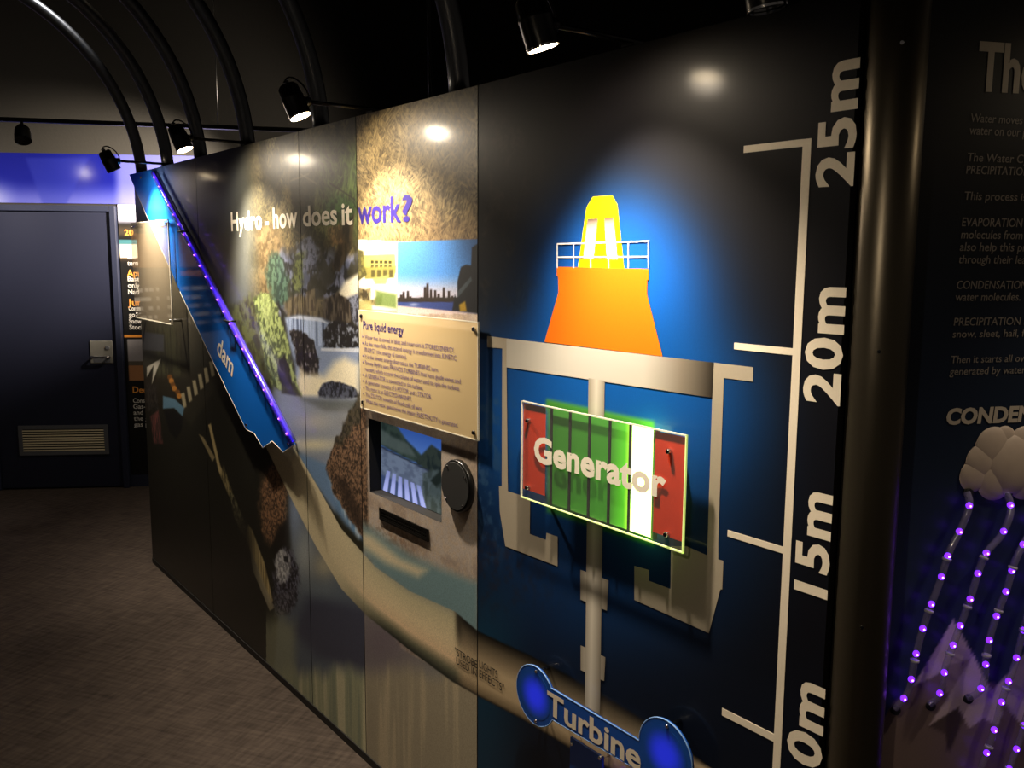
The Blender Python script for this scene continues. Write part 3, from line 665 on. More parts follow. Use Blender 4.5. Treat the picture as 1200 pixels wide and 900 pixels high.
# ================================================================== THINGS ON THE BOARDS
def screen():
    u0, u1, z0, z1 = HOLE; root = empty('monitor', W.pt((u0+u1)/2, z0, -.03))
    tag(root, 'lit screen showing a concrete dam, sunk in a black recess', 'screen')
    mb = MB(); d = -.05                                    # lining of the recess
    c = [(u0, z0), (u1, z0), (u1, z1), (u0, z1)]
    mb.add([W.pt(u, z, -.0005) for u, z in c]+[W.pt(u, z, d) for u, z in c], [[0, 1, 5, 4], [1, 2, 6, 5], [2, 3, 7, 6], [3, 0, 4, 7], [4, 5, 6, 7]])
    mb.build('recess_lining', K['matte'], root)
    def pt_(t):
        a = (t.U-u0)/(u1-u0); b = (z1-t.Z)/(z1-z0); t.X = a*100; t.Y = b*100
        t.base((50, 88, 168)); t.blend(sstep(0, 40, t.Y), (84, 122, 196))
        n = fbm(t.U*60, t.Z*60, 3)
        t.poly([(-5, -5), (14, -5), (38, 20), (60, 34), (60, 45), (-5, 45)], (36, 48, 46), 4, 1, c2=(52, 66, 60), scale=(40, 40))
        t.poly([(-5, 14), (18, 22), (40, 24), (52, 38), (30, 40), (-5, 36)], (82, 94, 92), 6, .8)
        t.poly([(52, 42), (72, 16), (105, 28), (105, 120), (60, 110)], (30, 40, 42), 3, 1, c2=(48, 58, 54), scale=(50, 50))
        t.poly([(-5, 37), (60, 48), (60, 56), (-5, 44)], (64, 92, 148), 3)
        t.poly([(-5, 40), (74, 51), (74, 62), (60, 92), (-5, 94)], (108, 122, 146), 2, 1, c2=(88, 100, 124), scale=(30, 80))
        t.poly([(-5, 39), (74, 50), (74, 52), (-5, 41)], (40, 46, 60), 1.5)
        t.poly([(-5, 78), (60, 82), (70, 106), (-5, 106)], (54, 70, 108), 4)
        t.poly([(60, 56), (80, 44), (105, 62), (105, 106), (60, 106)], (74, 86, 88), 3, .9, c2=(52, 62, 60), scale=(60, 60))
        t.poly([(70, 62), (84, 44), (88, 56), (78, 66)], (26, 34, 32), 3, .9)
        for k in range(6):
            x = 11+k*8.6; b2 = 2+k*11.2
            t.poly([(x-2, 70+k*.8), (x+3, 70+k*.8), (b2+7, 101), (b2, 101)], (150, 162, 226), 1.5)
    s = board('screen', W, u0+.002, u1-.002, z0+.002, z1-.002, .004, pt_, SCREEN, .004, None, d+.008)
    s.parent = root; s.location = Vector(WORLD[s.name]-WORLD[root.name])
screen()
def info_plate():
    o = .016; q = pxs(W, [(421.2, 364), (560, 375.8), (560, 515.6), (421.7, 478.7)], o)
    u0 = (q[0][0]+q[3][0])/2; u1 = (q[1][0]+q[2][0])/2; zt = (q[0][1]+q[1][1])/2; zb = (q[2][1]+q[3][1])/2
    root = empty('information_plate', W.pt((u0+u1)/2, zb, o)); tag(root, 'cream acrylic plate of purple text bolted above the screen', 'information plate')
    mb = MB(); mb.rect(W, u0, u1, zb, zt, o-.005, o); mb.build('plate', K['infoplate'], root)
    mb = MB(); w_ = .0025
    for r in ((u0, u1, zt-w_, zt), (u0, u1, zb, zb+w_), (u0, u0+w_, zb, zt), (u1-w_, u1, zb, zt)): mb.rect(W, *r, o-.0052, o+.0003)
    mb.build('polished_edge', K['edge'], root)
    for i, (a, b) in enumerate(((u0+.018, zt-.02), (u1-.018, zt-.02), (u0+.018, zb+.02), (u1-.018, zb+.02))):
        mb = MB(); mb.tube([W.pt(a, b, .001), W.pt(a, b, o-.005)], .003, 8); bolt(mb, W, a, b, o, o+.005, .0065); mb.build('bolt', K['screwdark'] if i in (0, 3) else K['chrome'], root)
    T = ['Water that is stored in lakes and reservoirs is STORED ENERGY.', 'As the water falls, this stored energy is transformed into KINETIC', 'ENERGY (the energy of motion).',
         'It is the kinetic energy that makes the TURBINES turn.', 'Snowy Hydro uses FRANCIS TURBINES that have guide vanes and', 'runners, which control the volume of water used to spin the turbine.',
         'A GENERATOR is connected to the turbine.', 'A generator consists of a ROTOR and a STATOR.', 'The rotor is an ELECTRO-MAGNET.', 'The STATOR consists of fixed coils of wire.', 'When the rotor spins inside the stator, ELECTRICITY is generated.']
    xr = [533, 535, 477, 514, 540, 539, 496, 506, 483, 495, 537]; bul = [1, 1, 0, 1, 1, 0, 1, 1, 1, 1, 1]
    mb = MB(); uL = W.px(427.7, 400, o)[0]; zA = W.px(427.7, 397, o)[1]; zZ = W.px(428.5, 471.5, o)[1]
    for k, s in enumerate(T):
        z = zA+(zZ-zA)*k/10; uR = W.px(xr[k], 430+k*5, o)[0]
        put_text(mb, s, W, uL, z, uR-uL, .0135, o+.0008, bold=0)
        if bul[k]: bolt(mb, W, uL-.014, z+.006, o+.0003, o+.0009, .0035, 0, 8)
    mb.build('text', K['purpink'], root)
    mb = MB(); px_text(mb, 'Pure liquid energy', W, 425.8, 385.5, 473, 391.5, 375.5, o+.0008, o, bold=.012); mb.build('heading', K['purple'], root)
info_plate()
def far_plate():
    o = .052; u0, u1, zb, zt = .094, .742, 1.39, 1.887
    root = empty('information_plate', W.pt((u0+u1)/2, zb, o)); tag(root, 'clear acrylic plate reflecting the end wall, bolted over the top of the blue dam strip', 'information plate')
    mb = MB(); mb.rect(W, u0, u1, zb, zt, o-.005, o); mb.build('plate', K['smoky'], root)
    mb = MB(); w_ = .004
    for r in ((u0, u1, zt-w_, zt), (u0, u1, zb, zb+w_), (u1-w_*1.6, u1, zb, zt)): mb.rect(W, *r, o-.0052, o+.0003)
    mb.build('polished_edge', K['edge'], root)
    for a, b in ((u0+.02, zt-.02), (u1-.025, zt-.02), (u0+.02, zb+.02), (u1-.025, zb+.02)):
        mb = MB(); bolt(mb, W, a, b, 0, o+.005, .007); mb.build('bolt', K['chrome'], root)
far_plate()
def dam_sign():
    o = .03
    pts = [(151.5, 204.5), (177, 199), (345, 521), (332, 530), (319, 517), (308, 525), (298, 508), (288, 503), (250, 425), (211, 342), (160, 226)]
    q = pxs(W, pts, o); root = empty('dam_sign', W.pt(1.2, .97, o)); tag(root, 'long slanting blue acrylic strip lettered dam with a violet light tube along its edge', 'sign')
    m, nt, b = principled('dam_blue'); b.inputs['Base Color'].default_value = tuple(lin((24, 106, 208)))+(1,); b.inputs['Roughness'].default_value = .07; b.inputs['Coat Weight'].default_value = .4; b.inputs['Coat Roughness'].default_value = .03
    mb = MB(); mb.prism(W, q, o-.006, o); mb.build('plate', m, root)
    # pale polished rim along the lower edges
    mb = MB(); ring = [W.pt(a, c, o-.001) for a, c in q]
    for i in list(range(2, 10)): mb.tube([ring[i], ring[i+1]], .0022, 6)
    mb.build('polished_edge', K['edge'], root)
    n = 46; A = np.array(W.pt(*W.px(180, 203, .045), .045)); B = np.array(W.pt(*W.px(343, 517, .045), .045))
    P = [A+(B-A)*k/n for k in range(n+1)]
    mb = MB(); mb.tube(P, .014, 12); tb = mb.build('light_tube', K['bluetube'], root)
    mb = MB(); mb.tube([p for p in P], .0042, 8); mb.build('light_core', K['ledcore'], tb)
    for k in range(1, n, 2):
        mb = MB(); mb.sphere(P[k]+W.N*.004, .007, 5); mb.sphere(P[k]+W.N*.0105+W.U*.003, .0028, 4, 1); mb.build('led', [K['led'], K['ledpoint']], tb)
    for t in (.27, .62):
        C = A+(B-A)*t; mb = MB(); mb.tube([C-W.U*.028-W.N*.012, C-W.U*.028+W.N*.016, C+W.U*.028+W.N*.016, C+W.U*.028-W.N*.012], .004, 8); mb.build('clip', K['black'], root)
    mb = MB()
    p0 = W.px(254, 412, o); p1 = W.px(272, 441, o)
    s = 'dam'; L = math.hypot(p1[0]-p0[0], p1[1]-p0[1]); dz = (p1[1]-p0[1])/(p1[0]-p0[0])
    v, f = glyph_mesh(s, .02); H, _ = glyph_mesh('H', .02); wd = v[:, 0].max()-v[:, 0].min()
    ang = math.atan2(p1[1]-p0[1], p1[0]-p0[0]); sc_ = L/wd
    pv = [(p0[0]+sc_*(x*math.cos(ang)-y*math.sin(ang)), p0[1]+sc_*(x*math.sin(ang)+y*math.cos(ang))) for x, y in v]
    h = np.dot(np.cross(W.U, [0, 0, 1]), W.N)
    mb.add([W.pt(a, b2, o+.0012) for a, b2 in pv], f if h > 0 else [x[::-1] for x in f]); mb.build('lettering', K['cream'], root)
    for x, y in ((289, 501), (338, 523), (165, 211)):
        u, z = W.px(x, y-3, o); mb = MB(); bolt(mb, W, u, z, 0, o+.005, .006); mb.build('bolt', K['chrome'], root)
dam_sign()
def button():
    u, z = 3.131, 1.092; root = empty('push_button', W.pt(u, z-.075, 0)); tag(root, 'large round black disc with small screws to the right of the screen', 'button')
    mb = MB(); mb.tube([W.pt(u, z, .001), W.pt(u, z, .012), W.pt(u, z, .016)], [.074, .074, .071], 40); mb.build('rim', K['lampblack'], root)
    mb = MB(); mb.tube([W.pt(u, z, .016), W.pt(u, z, .018), W.pt(u, z, .0185)], [.068, .068, .066], 40); mb.build('cap', K['matte'], root)
    for a in (.6, 2.2, 3.9, 5.4):
        mb = MB(); bolt(mb, W, u+.062*math.cos(a), z+.062*math.sin(a), .016, .021, .003); mb.build('screw', K['chrome'], root)
button()
def grille():
    q = pxs(W, [(445.6, 596), (503, 619), (503, 634), (446, 609)]); u0, u1 = q[0][0], q[1][0]; zt = (q[0][1]+q[1][1])/2; zb = (q[2][1]+q[3][1])/2
    root = empty('speaker_grille', W.pt((u0+u1)/2, zb, 0)); tag(root, 'small black slotted grille below the screen', 'grille')
    mb = MB(); mb.rect(W, u0, u1, zb, zt, .001, .002); mb.build('backing', K['matte'], root)
    mb = MB()
    for r in ((u0, u1, zt-.006, zt), (u0, u1, zb, zb+.006), (u0, u0+.01, zb, zt), (u1-.01, u1, zb, zt)): mb.rect(W, *r, .002, .005)
    n = 22
    for k in range(n):
        a = u0+.05+(u1-u0-.06)*k/n; mb.rect(W, a, a+.004, zb, zt, .002, .004)
    for k in range(3):
        z = zb+(zt-zb)*(k+1)/4; mb.rect(W, u0, u1, z-.0015, z+.0015, .002, .0045)
    mb.build('grid', K['lampblack'], root)
grille()
def generator():
    o = .04; q = pxs(W, [(610.4, 470.1), (804.3, 508.9), (800.5, 647.5), (610.2, 584)], o)
    u0 = (q[0][0]+q[3][0])/2; u1 = (q[1][0]+q[2][0])/2; zt = (q[0][1]+q[1][1])/2; zb = (q[2][1]+q[3][1])/2
    root = empty('generator_sign', W.pt((u0+u1)/2, zb, o)); tag(root, 'clear acrylic sign reading Generator with red ends and glowing green bars', 'sign')
    X = lambda x: W.px(x, 540, o)[0]
    mb = MB(); mb.rect(W, u0, u1, zb, zt, o-.004, o); mb.build('plate', K['clear'], root)
    mb = MB(); w_ = .0028
    for r in ((u0, u1, zt-w_, zt), (u0, u0+w_, zb, zt)): mb.rect(W, *r, o-.0042, o+.0004)
    mb.build('polished_edge', K['edge'], root)
    mb = MB()
    for r in ((X(700), u1, zb, zb+w_), (u1-w_, u1, zb, zt)): mb.rect(W, *r, o-.0042, o+.0004)
    mb.rect(W, u0, X(700), zb, zb+w_*.8, o-.0042, o+.0003)
    mb.build('polished_edge', mat('lit_edge', (226, 240, 180), .25, 0, (215, 240, 120), .5), root)
    zr0, zr1 = zb+.022, zt-.006
    for a, b in ((u0+.004, X(637)), (X(765.5), u1-.004)):
        mb = MB(); mb.rect(W, a, b, zr0, zr1, o-.0052, o-.0045); mb.build('red_panel', K['red'], root)
    bx = [642.7, 664.3, 687, 710.8, 735, 763.5]
    es = [.16, .24, .36, .0, 0]
    for k in range(5):
        a, b = X(bx[k])+.003, X(bx[k+1])-.003
        if k < 3: m = mat('green_bar', (62, 134, 44), .3, 0, (60, 150, 30), es[k])
        elif k == 3:
            m, nt, bs = principled('green_bar_fade'); tc = nt.nodes.new('ShaderNodeTexCoord'); sp = nt.nodes.new('ShaderNodeSeparateXYZ'); cr = nt.nodes.new('ShaderNodeValToRGB')
            nt.links.new(tc.outputs['Generated'], sp.inputs[0]); nt.links.new(sp.outputs['X'], cr.inputs[0])
            el = cr.color_ramp.elements; el[0].color = (.04, .2, .01, 1); el[1].color = (1.6, 3, .5, 1); el[1].position = .97
            q_ = el.new(.62); q_.color = (.12, .75, .01, 1); q_ = el.new(.8); q_.color = (.6, 1.4, .05, 1)
            bs.inputs['Base Color'].default_value = (.04, .2, .02, 1); nt.links.new(cr.outputs[0], bs.inputs['Emission Color']); bs.inputs['Emission Strength'].default_value = .8
        else: m = K['gtube']
        mb = MB(); mb.rect(W, a, b, zb+.006, zt-.006, .022, .03); mb.build('green_bar' if k < 4 else 'lit_bar', m, root)
    for k, x in enumerate(bx[:5]+[763.5]):
        mb = MB(); a = X(x); mb.rect(W, a-.003, a+.003, zb+.004, zt-.004, .02, .0335); mb.build('divider', K['matte'] if k < 5 else mat('green_divider', (90, 150, 40), .4), root)
    mb = MB(); uL = X(626); _, z0 = W.px(643, 545.8, o); _, z1 = W.px(770, 582.0, o); uR = W.px(780.5, 575, o)[0]
    zc = W.px(643, 514.6, o)[1]-z0
    put_text(mb, 'Generator', W, uL, (z0+z1)/2, uR-uL, zc, o+.001, bold=.038, sp=1.03); mb.build('lettering', K['cream'], root)
    for a, b in ((u0+.028, zt-.045), (u0+.028, zb+.03), (u1-.045, zt-.04), (u1-.045, zb+.028)):
        mb = MB(); bolt(mb, W, a, b, 0, o+.006, .0055); mb.build('bolt', K['chrome'], root)
generator()
def turbine():
    o = .04; c1 = W.px(627, 815, o); r1 = .076; c2 = (W.px(780, 880, o)[0], c1[1]); 
    uA, zA = W.px(744, 866, o); r2 = (W.px(780, 844, o)[1]-W.px(780, 915, o)[1])/2
    zt = (W.px(641.7, 803.7, o)[1]+W.px(744, 866, o)[1])/2; zb = (W.px(642.5, 841, o)[1]+W.px(737, 900, o)[1])/2
    c1 = (c1[0], (W.px(627, 781, o)[1]+W.px(627, 849, o)[1])/2); r1 = (W.px(627, 781, o)[1]-W.px(627, 849, o)[1])/2
    uc2 = W.px(746, 885, o)[0]+r1; uc2 = max(uc2, W.px(780, 850, o)[0]); c2 = (uc2, W.px(780, 844, o)[1]-r1); r2 = r1
    root = empty('turbine_sign', W.pt((c1[0]+c2[0])/2, c1[1]-r1, o)); tag(root, 'blue dumbbell shaped acrylic sign reading Turbine at the foot of the shaft', 'sign')
    def arc(c, r, a0, a1, n=36): return [(c[0]+r*math.cos(a0+(a1-a0)*k/n), c[1]+r*math.sin(a0+(a1-a0)*k/n)) for k in range(n+1)]
    at = math.asin(min(.95, (zt-c1[1])/r1)); ab = math.asin(max(-.95, (zb-c1[1])/r1))
    at2 = math.asin(min(.95, (zt-c2[1])/r2)); ab2 = math.asin(max(-.95, (zb-c2[1])/r2))
    poly = arc(c1, r1, at, 2*math.pi+ab)+arc(c2, r2, math.pi-ab2-2*math.pi, math.pi-at2)
    mb = MB(); mb.prism(W, poly, o-.006, o); mb.build('plate', K['signblue'], root)
    mb = MB(); mb.tube([W.pt(u, z, o-.001) for u, z in poly]+[W.pt(*poly[0], o-.001)], .0016, 6); mb.build('polished_edge', mat('pale_edge', (120, 160, 215), .3), root)
    DISC, nt, bs = principled('blue_lit_disc'); tc = nt.nodes.new('ShaderNodeTexCoord'); mp = nt.nodes.new('ShaderNodeMapping'); mp.inputs['Scale'].default_value = (.707, .707, 1); mp.inputs['Location'].default_value = (-.3535, -.3535, -.5)
    ln_ = nt.nodes.new('ShaderNodeVectorMath'); ln_.operation = 'LENGTH'; cr = nt.nodes.new('ShaderNodeValToRGB'); nt.links.new(tc.outputs['Generated'], mp.inputs[0]); nt.links.new(mp.outputs[0], ln_.inputs[0]); nt.links.new(ln_.outputs['Value'], cr.inputs[0])
    cr.color_ramp.elements[0].color = (.02, .01, .8, 1); cr.color_ramp.elements[0].position = .1; cr.color_ramp.elements[1].color = (0, 0, 0, 1); cr.color_ramp.elements[1].position = .5; cr.color_ramp.interpolation = 'EASE'
    bs.inputs['Base Color'].default_value = tuple(lin((24, 74, 158)))+(1,); bs.inputs['Roughness'].default_value = .14; nt.links.new(cr.outputs[0], bs.inputs['Emission Color']); bs.inputs['Emission Strength'].default_value = .55
    for c in (c1, c2):
        mb = MB(); mb.prism(W, arc(c, r1*.8, 0, 2*math.pi)[:-1], o-.0055, o+.0003); mb.build('lit_disc', DISC, root)
        for s in (.86, -.86):
            mb = MB(); bolt(mb, W, c[0]+.005, c[1]+s*r1, 0, o+.004, .0045); mb.build('bolt', K['chrome'], root)
    mb = MB(); uL = W.px(641.5, 820, o)[0]; uR = W.px(751.5, 885, o)[0]; zB = (W.px(650, 843.7, o)[1]+W.px(745, 897, o)[1])/2; zT = (W.px(648, 812.5, o)[1])
    put_text(mb, 'Turbine', W, uL, zB, uR-uL, zT-zB, o+.001, bold=.025); mb.build('lettering', K['white'], root)
    # lower plate under the bar
    q = pxs(W, [(667.5, 865), (705, 886.5), (703, 905), (667, 905)], .03)
    r = empty('nozzle_sign', W.pt(q[0][0], .45, .03)); tag(r, 'small blue acrylic plate below the Turbine sign, cut off by the picture edge', 'sign')
    zt_ = (q[0][1]+q[1][1])/2
    mb = MB(); mb.rect(W, q[0][0], q[1][0], .45, zt_, .022, .028); mb.build('plate', K['signblue'], r)
    for a in (q[0][0]+.008, q[1][0]-.006):
        mb = MB(); bolt(mb, W, a, zt_-.014 if a < 3.7 else zt_-.004, 0, .033, .0045); mb.build('bolt', K['chrome'], r)
    mb = MB(); P = [W.pt(q[1][0]+.02, z, .016) for z in (zt_-.03, .5, .42)]; mb.tube(P, .007, 10); t = mb.build('rope_light', K['rope'])
    tag(t, 'violet light tube behind the Turbine sign at the picture bottom', 'rope light')
    for z in (.555, .52, .485, .45):
        mb = MB(); mb.sphere(W.pt(q[1][0]+.02, z, .018), .0055, 5); mb.sphere(W.pt(q[1][0]+.02, z, .0235), .002, 4, 1); mb.build('led', [K['led'], K['ledpoint']], t)
turbine()

# ================================================================== CORNER POST AND WATER CYCLE BOARD
mb = MB(); mb.tube([POST+np.array([0, 0, z]) for z in (0, .02, 1.5, 3.2)], POST_R, 48)
post = mb.build('corner_post', K['bronze']); tag(post, 'tall dark bronze post where the two walls of boards meet', 'post')
dv = -POST/np.linalg.norm(POST); dv = np.array([dv[0], dv[1], 0])
for px, py in ((1057, 50), (1030, 412), (1010, 735)):
    pl = Plane(POST, (-dv[1], dv[0], 0), dv); u, z = pl.px(px, py, POST_R*.98); nrm = math.sqrt(max(0, POST_R**2-u*u))
    mb = MB(); mb.tube([pl.pt(u, z, nrm-.003), pl.pt(u, z, nrm+.0015)], .003, 10); mb.build('screw', K['chrome'], post)
def paint_r(t):
    X, Y, U, Z = t.X, t.Y, t.U, t.Z
    t.base((10, 12, 18)); t.blend(sstep(150, 520, Y), (22, 32, 50)); t.blend(sstep(480, 720, Y), (42, 54, 74)); 
    t.poly([(1030, 850), (1048, 822), (1070, 804), (1102, 788), (1112, 806), (1160, 800), (1250, 812), (1250, 1500), (1000, 1500)], (128, 108, 100), 3)
    t.poly([(1165, 810), (1203, 762), (1240, 790), (1250, 830), (1200, 850), (1186, 835), (1182, 812)], (168, 152, 146), 2, 1)
    t.poly([(1164, 808), (1180, 790), (1184, 812), (1198, 818), (1210, 850), (1194, 846)], (200, 180, 174), 2, 1)
    t.poly([(1070, 804), (1117, 726), (1126, 742), (1143, 772), (1158, 803), (1170, 815), (1175, 836), (1170, 850), (1152, 842), (1136, 854), (1128, 838), (1123, 829), (1088, 851), (1112, 815), (1102, 788), (1090, 795)], (206, 184, 180), 1.5, 1)
    t.poly([(1102, 788), (1110, 780), (1138, 772), (1112, 815)], (156, 134, 132), 2, .8)
    t.poly([(1088, 851), (1123, 829), (1128, 846), (1112, 884), (1108, 860)], (80, 66, 60), 3, .8)
o = board('display_board', RP, .03, 1.15, .0, 2.16, .005, paint_r, print_mat('printed_night_board', .36, .05, 300, 0, .015, .15), .018)
tag(o, 'dark board about the water cycle with cloud and mountains at the right edge', 'display board'); WB = o
lettering('title_lettering', [('The', 1143.5, 107, 1216, 111.5, 48)], RP, K['titletext'], WB, bold=.03)
body = [('Water moves', 1137, 143, 1197.5, 144.5, 133), ('water on our planet', 1135.5, 157.5, 1224, 159.5, 147), ('The Water Cycle', 1133, 189, 1217, 190, 179), ('PRECIPITATION', 1131.5, 203.5, 1206, 205, 194), ('This process is', 1129.5, 234, 1202, 235, 224.5),
        ('EVAPORATION', 1126.5, 265, 1197.5, 265, 255), ('molecules from', 1125.5, 279.5, 1197.5, 279.5, 269.5), ('also help this process', 1124, 294, 1228, 293.5, 284), ('through their leaves', 1122.8, 308.5, 1216, 307.5, 299),
        ('CONDENSATION', 1120.5, 338.5, 1203, 337.5, 329), ('water molecules.', 1119, 352.5, 1195, 351, 343), ('PRECIPITATION is', 1117, 381.5, 1205, 379.5, 372.5), ('snow, sleet, hail, fog', 1115.5, 395.5, 1211, 393, 387), ('Then it starts all over', 1114, 425.5, 1209, 422.5, 417), ('generated by water', 1112, 439.5, 1201, 437, 431)]
lettering('body_lettering', body, RP, K['whitetext'], WB, bold=.006, shear=.08)
lettering('heading_lettering', [('CONDENSATION', 1108, 498, 1290, 490, 478.5)], RP, K['titletext'], WB, bold=.045, shear=.08)
# cloud: raised cluster of rounded lobes
mb = MB(); ax = np.stack([RP.U, RP.N*.28, np.array([0, 0, 1.0])], 1)
lob = [(1141, 557, 17), (1150, 541, 19), (1163, 524, 21), (1176, 515, 14), (1166, 561, 22), (1185, 545, 32), (1199, 520, 18), (1202, 560, 22), (1222, 540, 34), (1240, 560, 26), (1246, 530, 22)]
for x, y, r in lob:
    u, z = RP.px(x, y); rr = RP.px(x+r, y)[0]-u
    mb.sphere(RP.pt(u, z, 0.0), rr, 14, 0, ax)
V_ = np.array(mb.v); d_ = (V_-RP.P) @ RP.N; V_ += np.outer(np.maximum(0, .001-d_), RP.N); mb.v = [tuple(p) for p in V_]
o = mb.build('cloud', K['cloud']); tag(o, 'pale cloud of rounded lobes on the dark water cycle board', 'cloud relief')
def rope(path, label, skip=()):
    P = []
    for x, y, of in path: u, z = RP.px(x, y, of); P.append(np.array(RP.pt(u, z, of)))
    Q = []; n = 8                                         # Catmull-Rom through the given points
    for i in range(len(P)-1):
        a, b, c, d = P[max(0, i-1)], P[i], P[i+1], P[min(len(P)-1, i+2)]
        for k in range(n):
            t = k/n; Q.append(.5*((2*b)+(c-a)*t+(2*a-5*b+4*c-d)*t*t+(3*b-a-3*c+d)*t**3))
    Q.append(P[-1])
    mb = MB(); mb.tube(Q, .0062, 12); root = mb.build('rope_light', K['rope']); tag(root, label, 'rope light', 'rain of rope lights under the cloud')
    L = np.cumsum([0]+[np.linalg.norm(Q[i+1]-Q[i]) for i in range(len(Q)-1)]); tot = L[-1]; d = .022; k = 0
    while d < tot:
        i = int(np.searchsorted(L, d)); c = Q[min(i, len(Q)-1)]
        mb = MB(); mb.sphere(c, .0058, 6); mb.sphere(c+RP.N*.0046-RP.U*.001, .002, 4, 1); mb.build('led', [K['led'], K['ledpoint']], root); d += .046+.006*math.sin(k*2.3); k += 1
    for fr in (.3, .52, .74):
        i = int(np.searchsorted(L, tot*fr)); i = min(max(i, 1), len(Q)-2); t = (Q[i+1]-Q[i-1]); t /= np.linalg.norm(t)
        mb = MB(); mb.tube([Q[i]-t*.0022, Q[i]+t*.0022], .0078, 12);  mb.build('clip', K['ropeclip'], root)
    for c, of in ((path[0], path[0][2]), (path[-1], path[-1][2])):
        if of < .012:
            u, z = RP.px(c[0], c[1], 0); mb = MB(); mb.tube([RP.pt(u, z, .001), RP.pt(u, z, .003), RP.pt(u, z, .008)], [.0088, .0088, .0078], 16); mb.build('grommet', K['matte'], root)
h_ = .022
rope([(1133, 577, .008), (1136, 587, .016), (1134, 600, h_), (1123, 626, h_), (1112, 648, h_), (1102, 680, h_), (1090, 712, h_), (1079, 745, h_), (1071, 778, h_), (1066, 805, .016), (1058, 820, .012), (1048, 831, .008)], 'violet rope light hanging from the cloud, nearest the bronze post')
rope([(1179, 577, .008), (1184, 590, .016), (1183, 606, h_), (1173, 628, h_), (1156, 648, h_), (1146, 672, h_), (1137, 702, h_), (1128, 726, h_), (1117, 756, h_), (1108, 782, h_), (1104, 805, .016), (1098, 818, .012), (1089, 826, .008)], 'violet rope light second from the bronze post, over the left mountain slope')
rope([(1216, 596, .008), (1210, 618, .016), (1199, 638, h_), (1188, 662, h_), (1180, 690, h_), (1170, 716, h_), (1162, 740, h_), (1156, 768, h_), (1154, 795, h_), (1146, 812, .018), (1133, 818, .008)], 'violet rope light third from the bronze post, ending in a hook over the mountain')
rope([(1225, 640, .008), (1218, 680, h_), (1206, 715, h_), (1196, 752, h_), (1188, 782, h_), (1176, 815, h_), (1168, 845, h_), (1160, 872, h_), (1150, 900, h_), (1142, 930, .02), (1134, 945, .008)], 'violet rope light fourth from the bronze post, crossing the mountain foot to the picture bottom')
rope([(1236, 720, .008), (1224, 770, h_), (1208, 822, h_), (1196, 865, h_), (1184, 897, h_), (1176, 930, h_), (1168, 955, .008)], 'violet rope light in the lower right corner of the picture')

# ================================================================== END WALL: DOOR, PRINTED BAND, POSTERS
def door():
    root = empty('door_1', E.pt(-.6, 0, 0)); struct(root)
    L, R, T, w_ = -1.06, -.112, 2.07, .042
    mb = MB()
    for r in ((R-w_, R, 0, T), (L, L+w_, 0, T), (L+w_, R-w_, T-w_*1.0, T)): mb.rect(E, *r, 0, .05)
    mb.build('door_frame', K['frame'], root, bevel=.004)
    mb = MB(); mb.rect(E, L+w_+.004, R-w_-.004, .012, T-w_-.006, 0.0, .03); mb.build('door_leaf', K['door'], root, bevel=.002)
    u0, zt = E.px(105, 399.5, .034); u1, zb = E.px(133, 425.5, .034)
    mb = MB(); mb.rect(E, u0, u1, zb, zt, .03, .038); h = mb.build('door_handle', K['plate'], root, bevel=.003)
    mb = MB(); zz = zt-.115
    mb.tube([E.pt(u0+.02, zz, .038), E.pt(u0+.02, zz, .075), E.pt(u0+.03, zz, .082), E.pt(u1-.03, zz, .082), E.pt(u1-.02, zz, .075), E.pt(u1-.02, zz, .038)], .009, 10); mb.build('pull_bar', K['chrome'], h)
    mb = MB(); mb.rect(E, u0+.02, u1-.02, zb+.006, zz-.012, .038, .039); mb.build('finger_recess', K['gridf'], h)
    mb = MB(); bolt(mb, E, u1-.035, zt-.05, .038, .046, .016, 0, 16); mb.build('key_cylinder', K['gridf'], h)
    u0, zt = E.px(21, 499, .034); u1, zb = E.px(128, 532, .034)
    mb = MB(); f = .028
    for r in ((u0, u1, zt-f, zt), (u0, u1, zb, zb+f), (u0, u0+f, zb+f, zt-f), (u1-f, u1, zb+f, zt-f)): mb.rect(E, *r, .03, .04)
    v = mb.build('vent', K['gridf'], root)
    mb = MB(); mb.rect(E, u0+f, u1-f, zb+f, zt-f, .0302, .032); mb.build('vent_back', K['matte'], v)
    n = 9
    for k in range(n):
        z = zb+f+(zt-zb-2*f)*(k+.5)/n; mb = MB()
        mb.add([E.pt(u0+f, z-.006, .04), E.pt(u1-f, z-.006, .04), E.pt(u1-f, z+.003, .033), E.pt(u0+f, z+.003, .033), E.pt(u0+f, z-.0075, .038), E.pt(u1-f, z-.0075, .038), E.pt(u1-f, z+.001, .032), E.pt(u0+f, z+.001, .032)],
               [[0, 1, 2, 3], [7, 6, 5, 4], [0, 4, 5, 1], [3, 2, 6, 7], [0, 3, 7, 4], [1, 5, 6, 2]]); mb.build('slat', K['slat'], v)
door()
def paint_sky(t):
    X, Y, U, Z = t.X, t.Y, t.U, t.Z
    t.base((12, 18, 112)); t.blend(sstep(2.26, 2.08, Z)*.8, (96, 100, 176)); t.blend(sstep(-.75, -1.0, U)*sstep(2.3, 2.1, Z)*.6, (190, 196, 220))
    t.poly([(30, 185), (52, 245), (75, 245), (105, 185)], (38, 46, 140), 4, .5)
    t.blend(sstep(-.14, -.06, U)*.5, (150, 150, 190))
o = board('sky_board', E, -3.2, 2.2, 2.085, 2.432, .012, paint_sky, PRINT_E, .008, None, .0085); tag(o, 'blue printed band of sky above the navy door', 'display board')
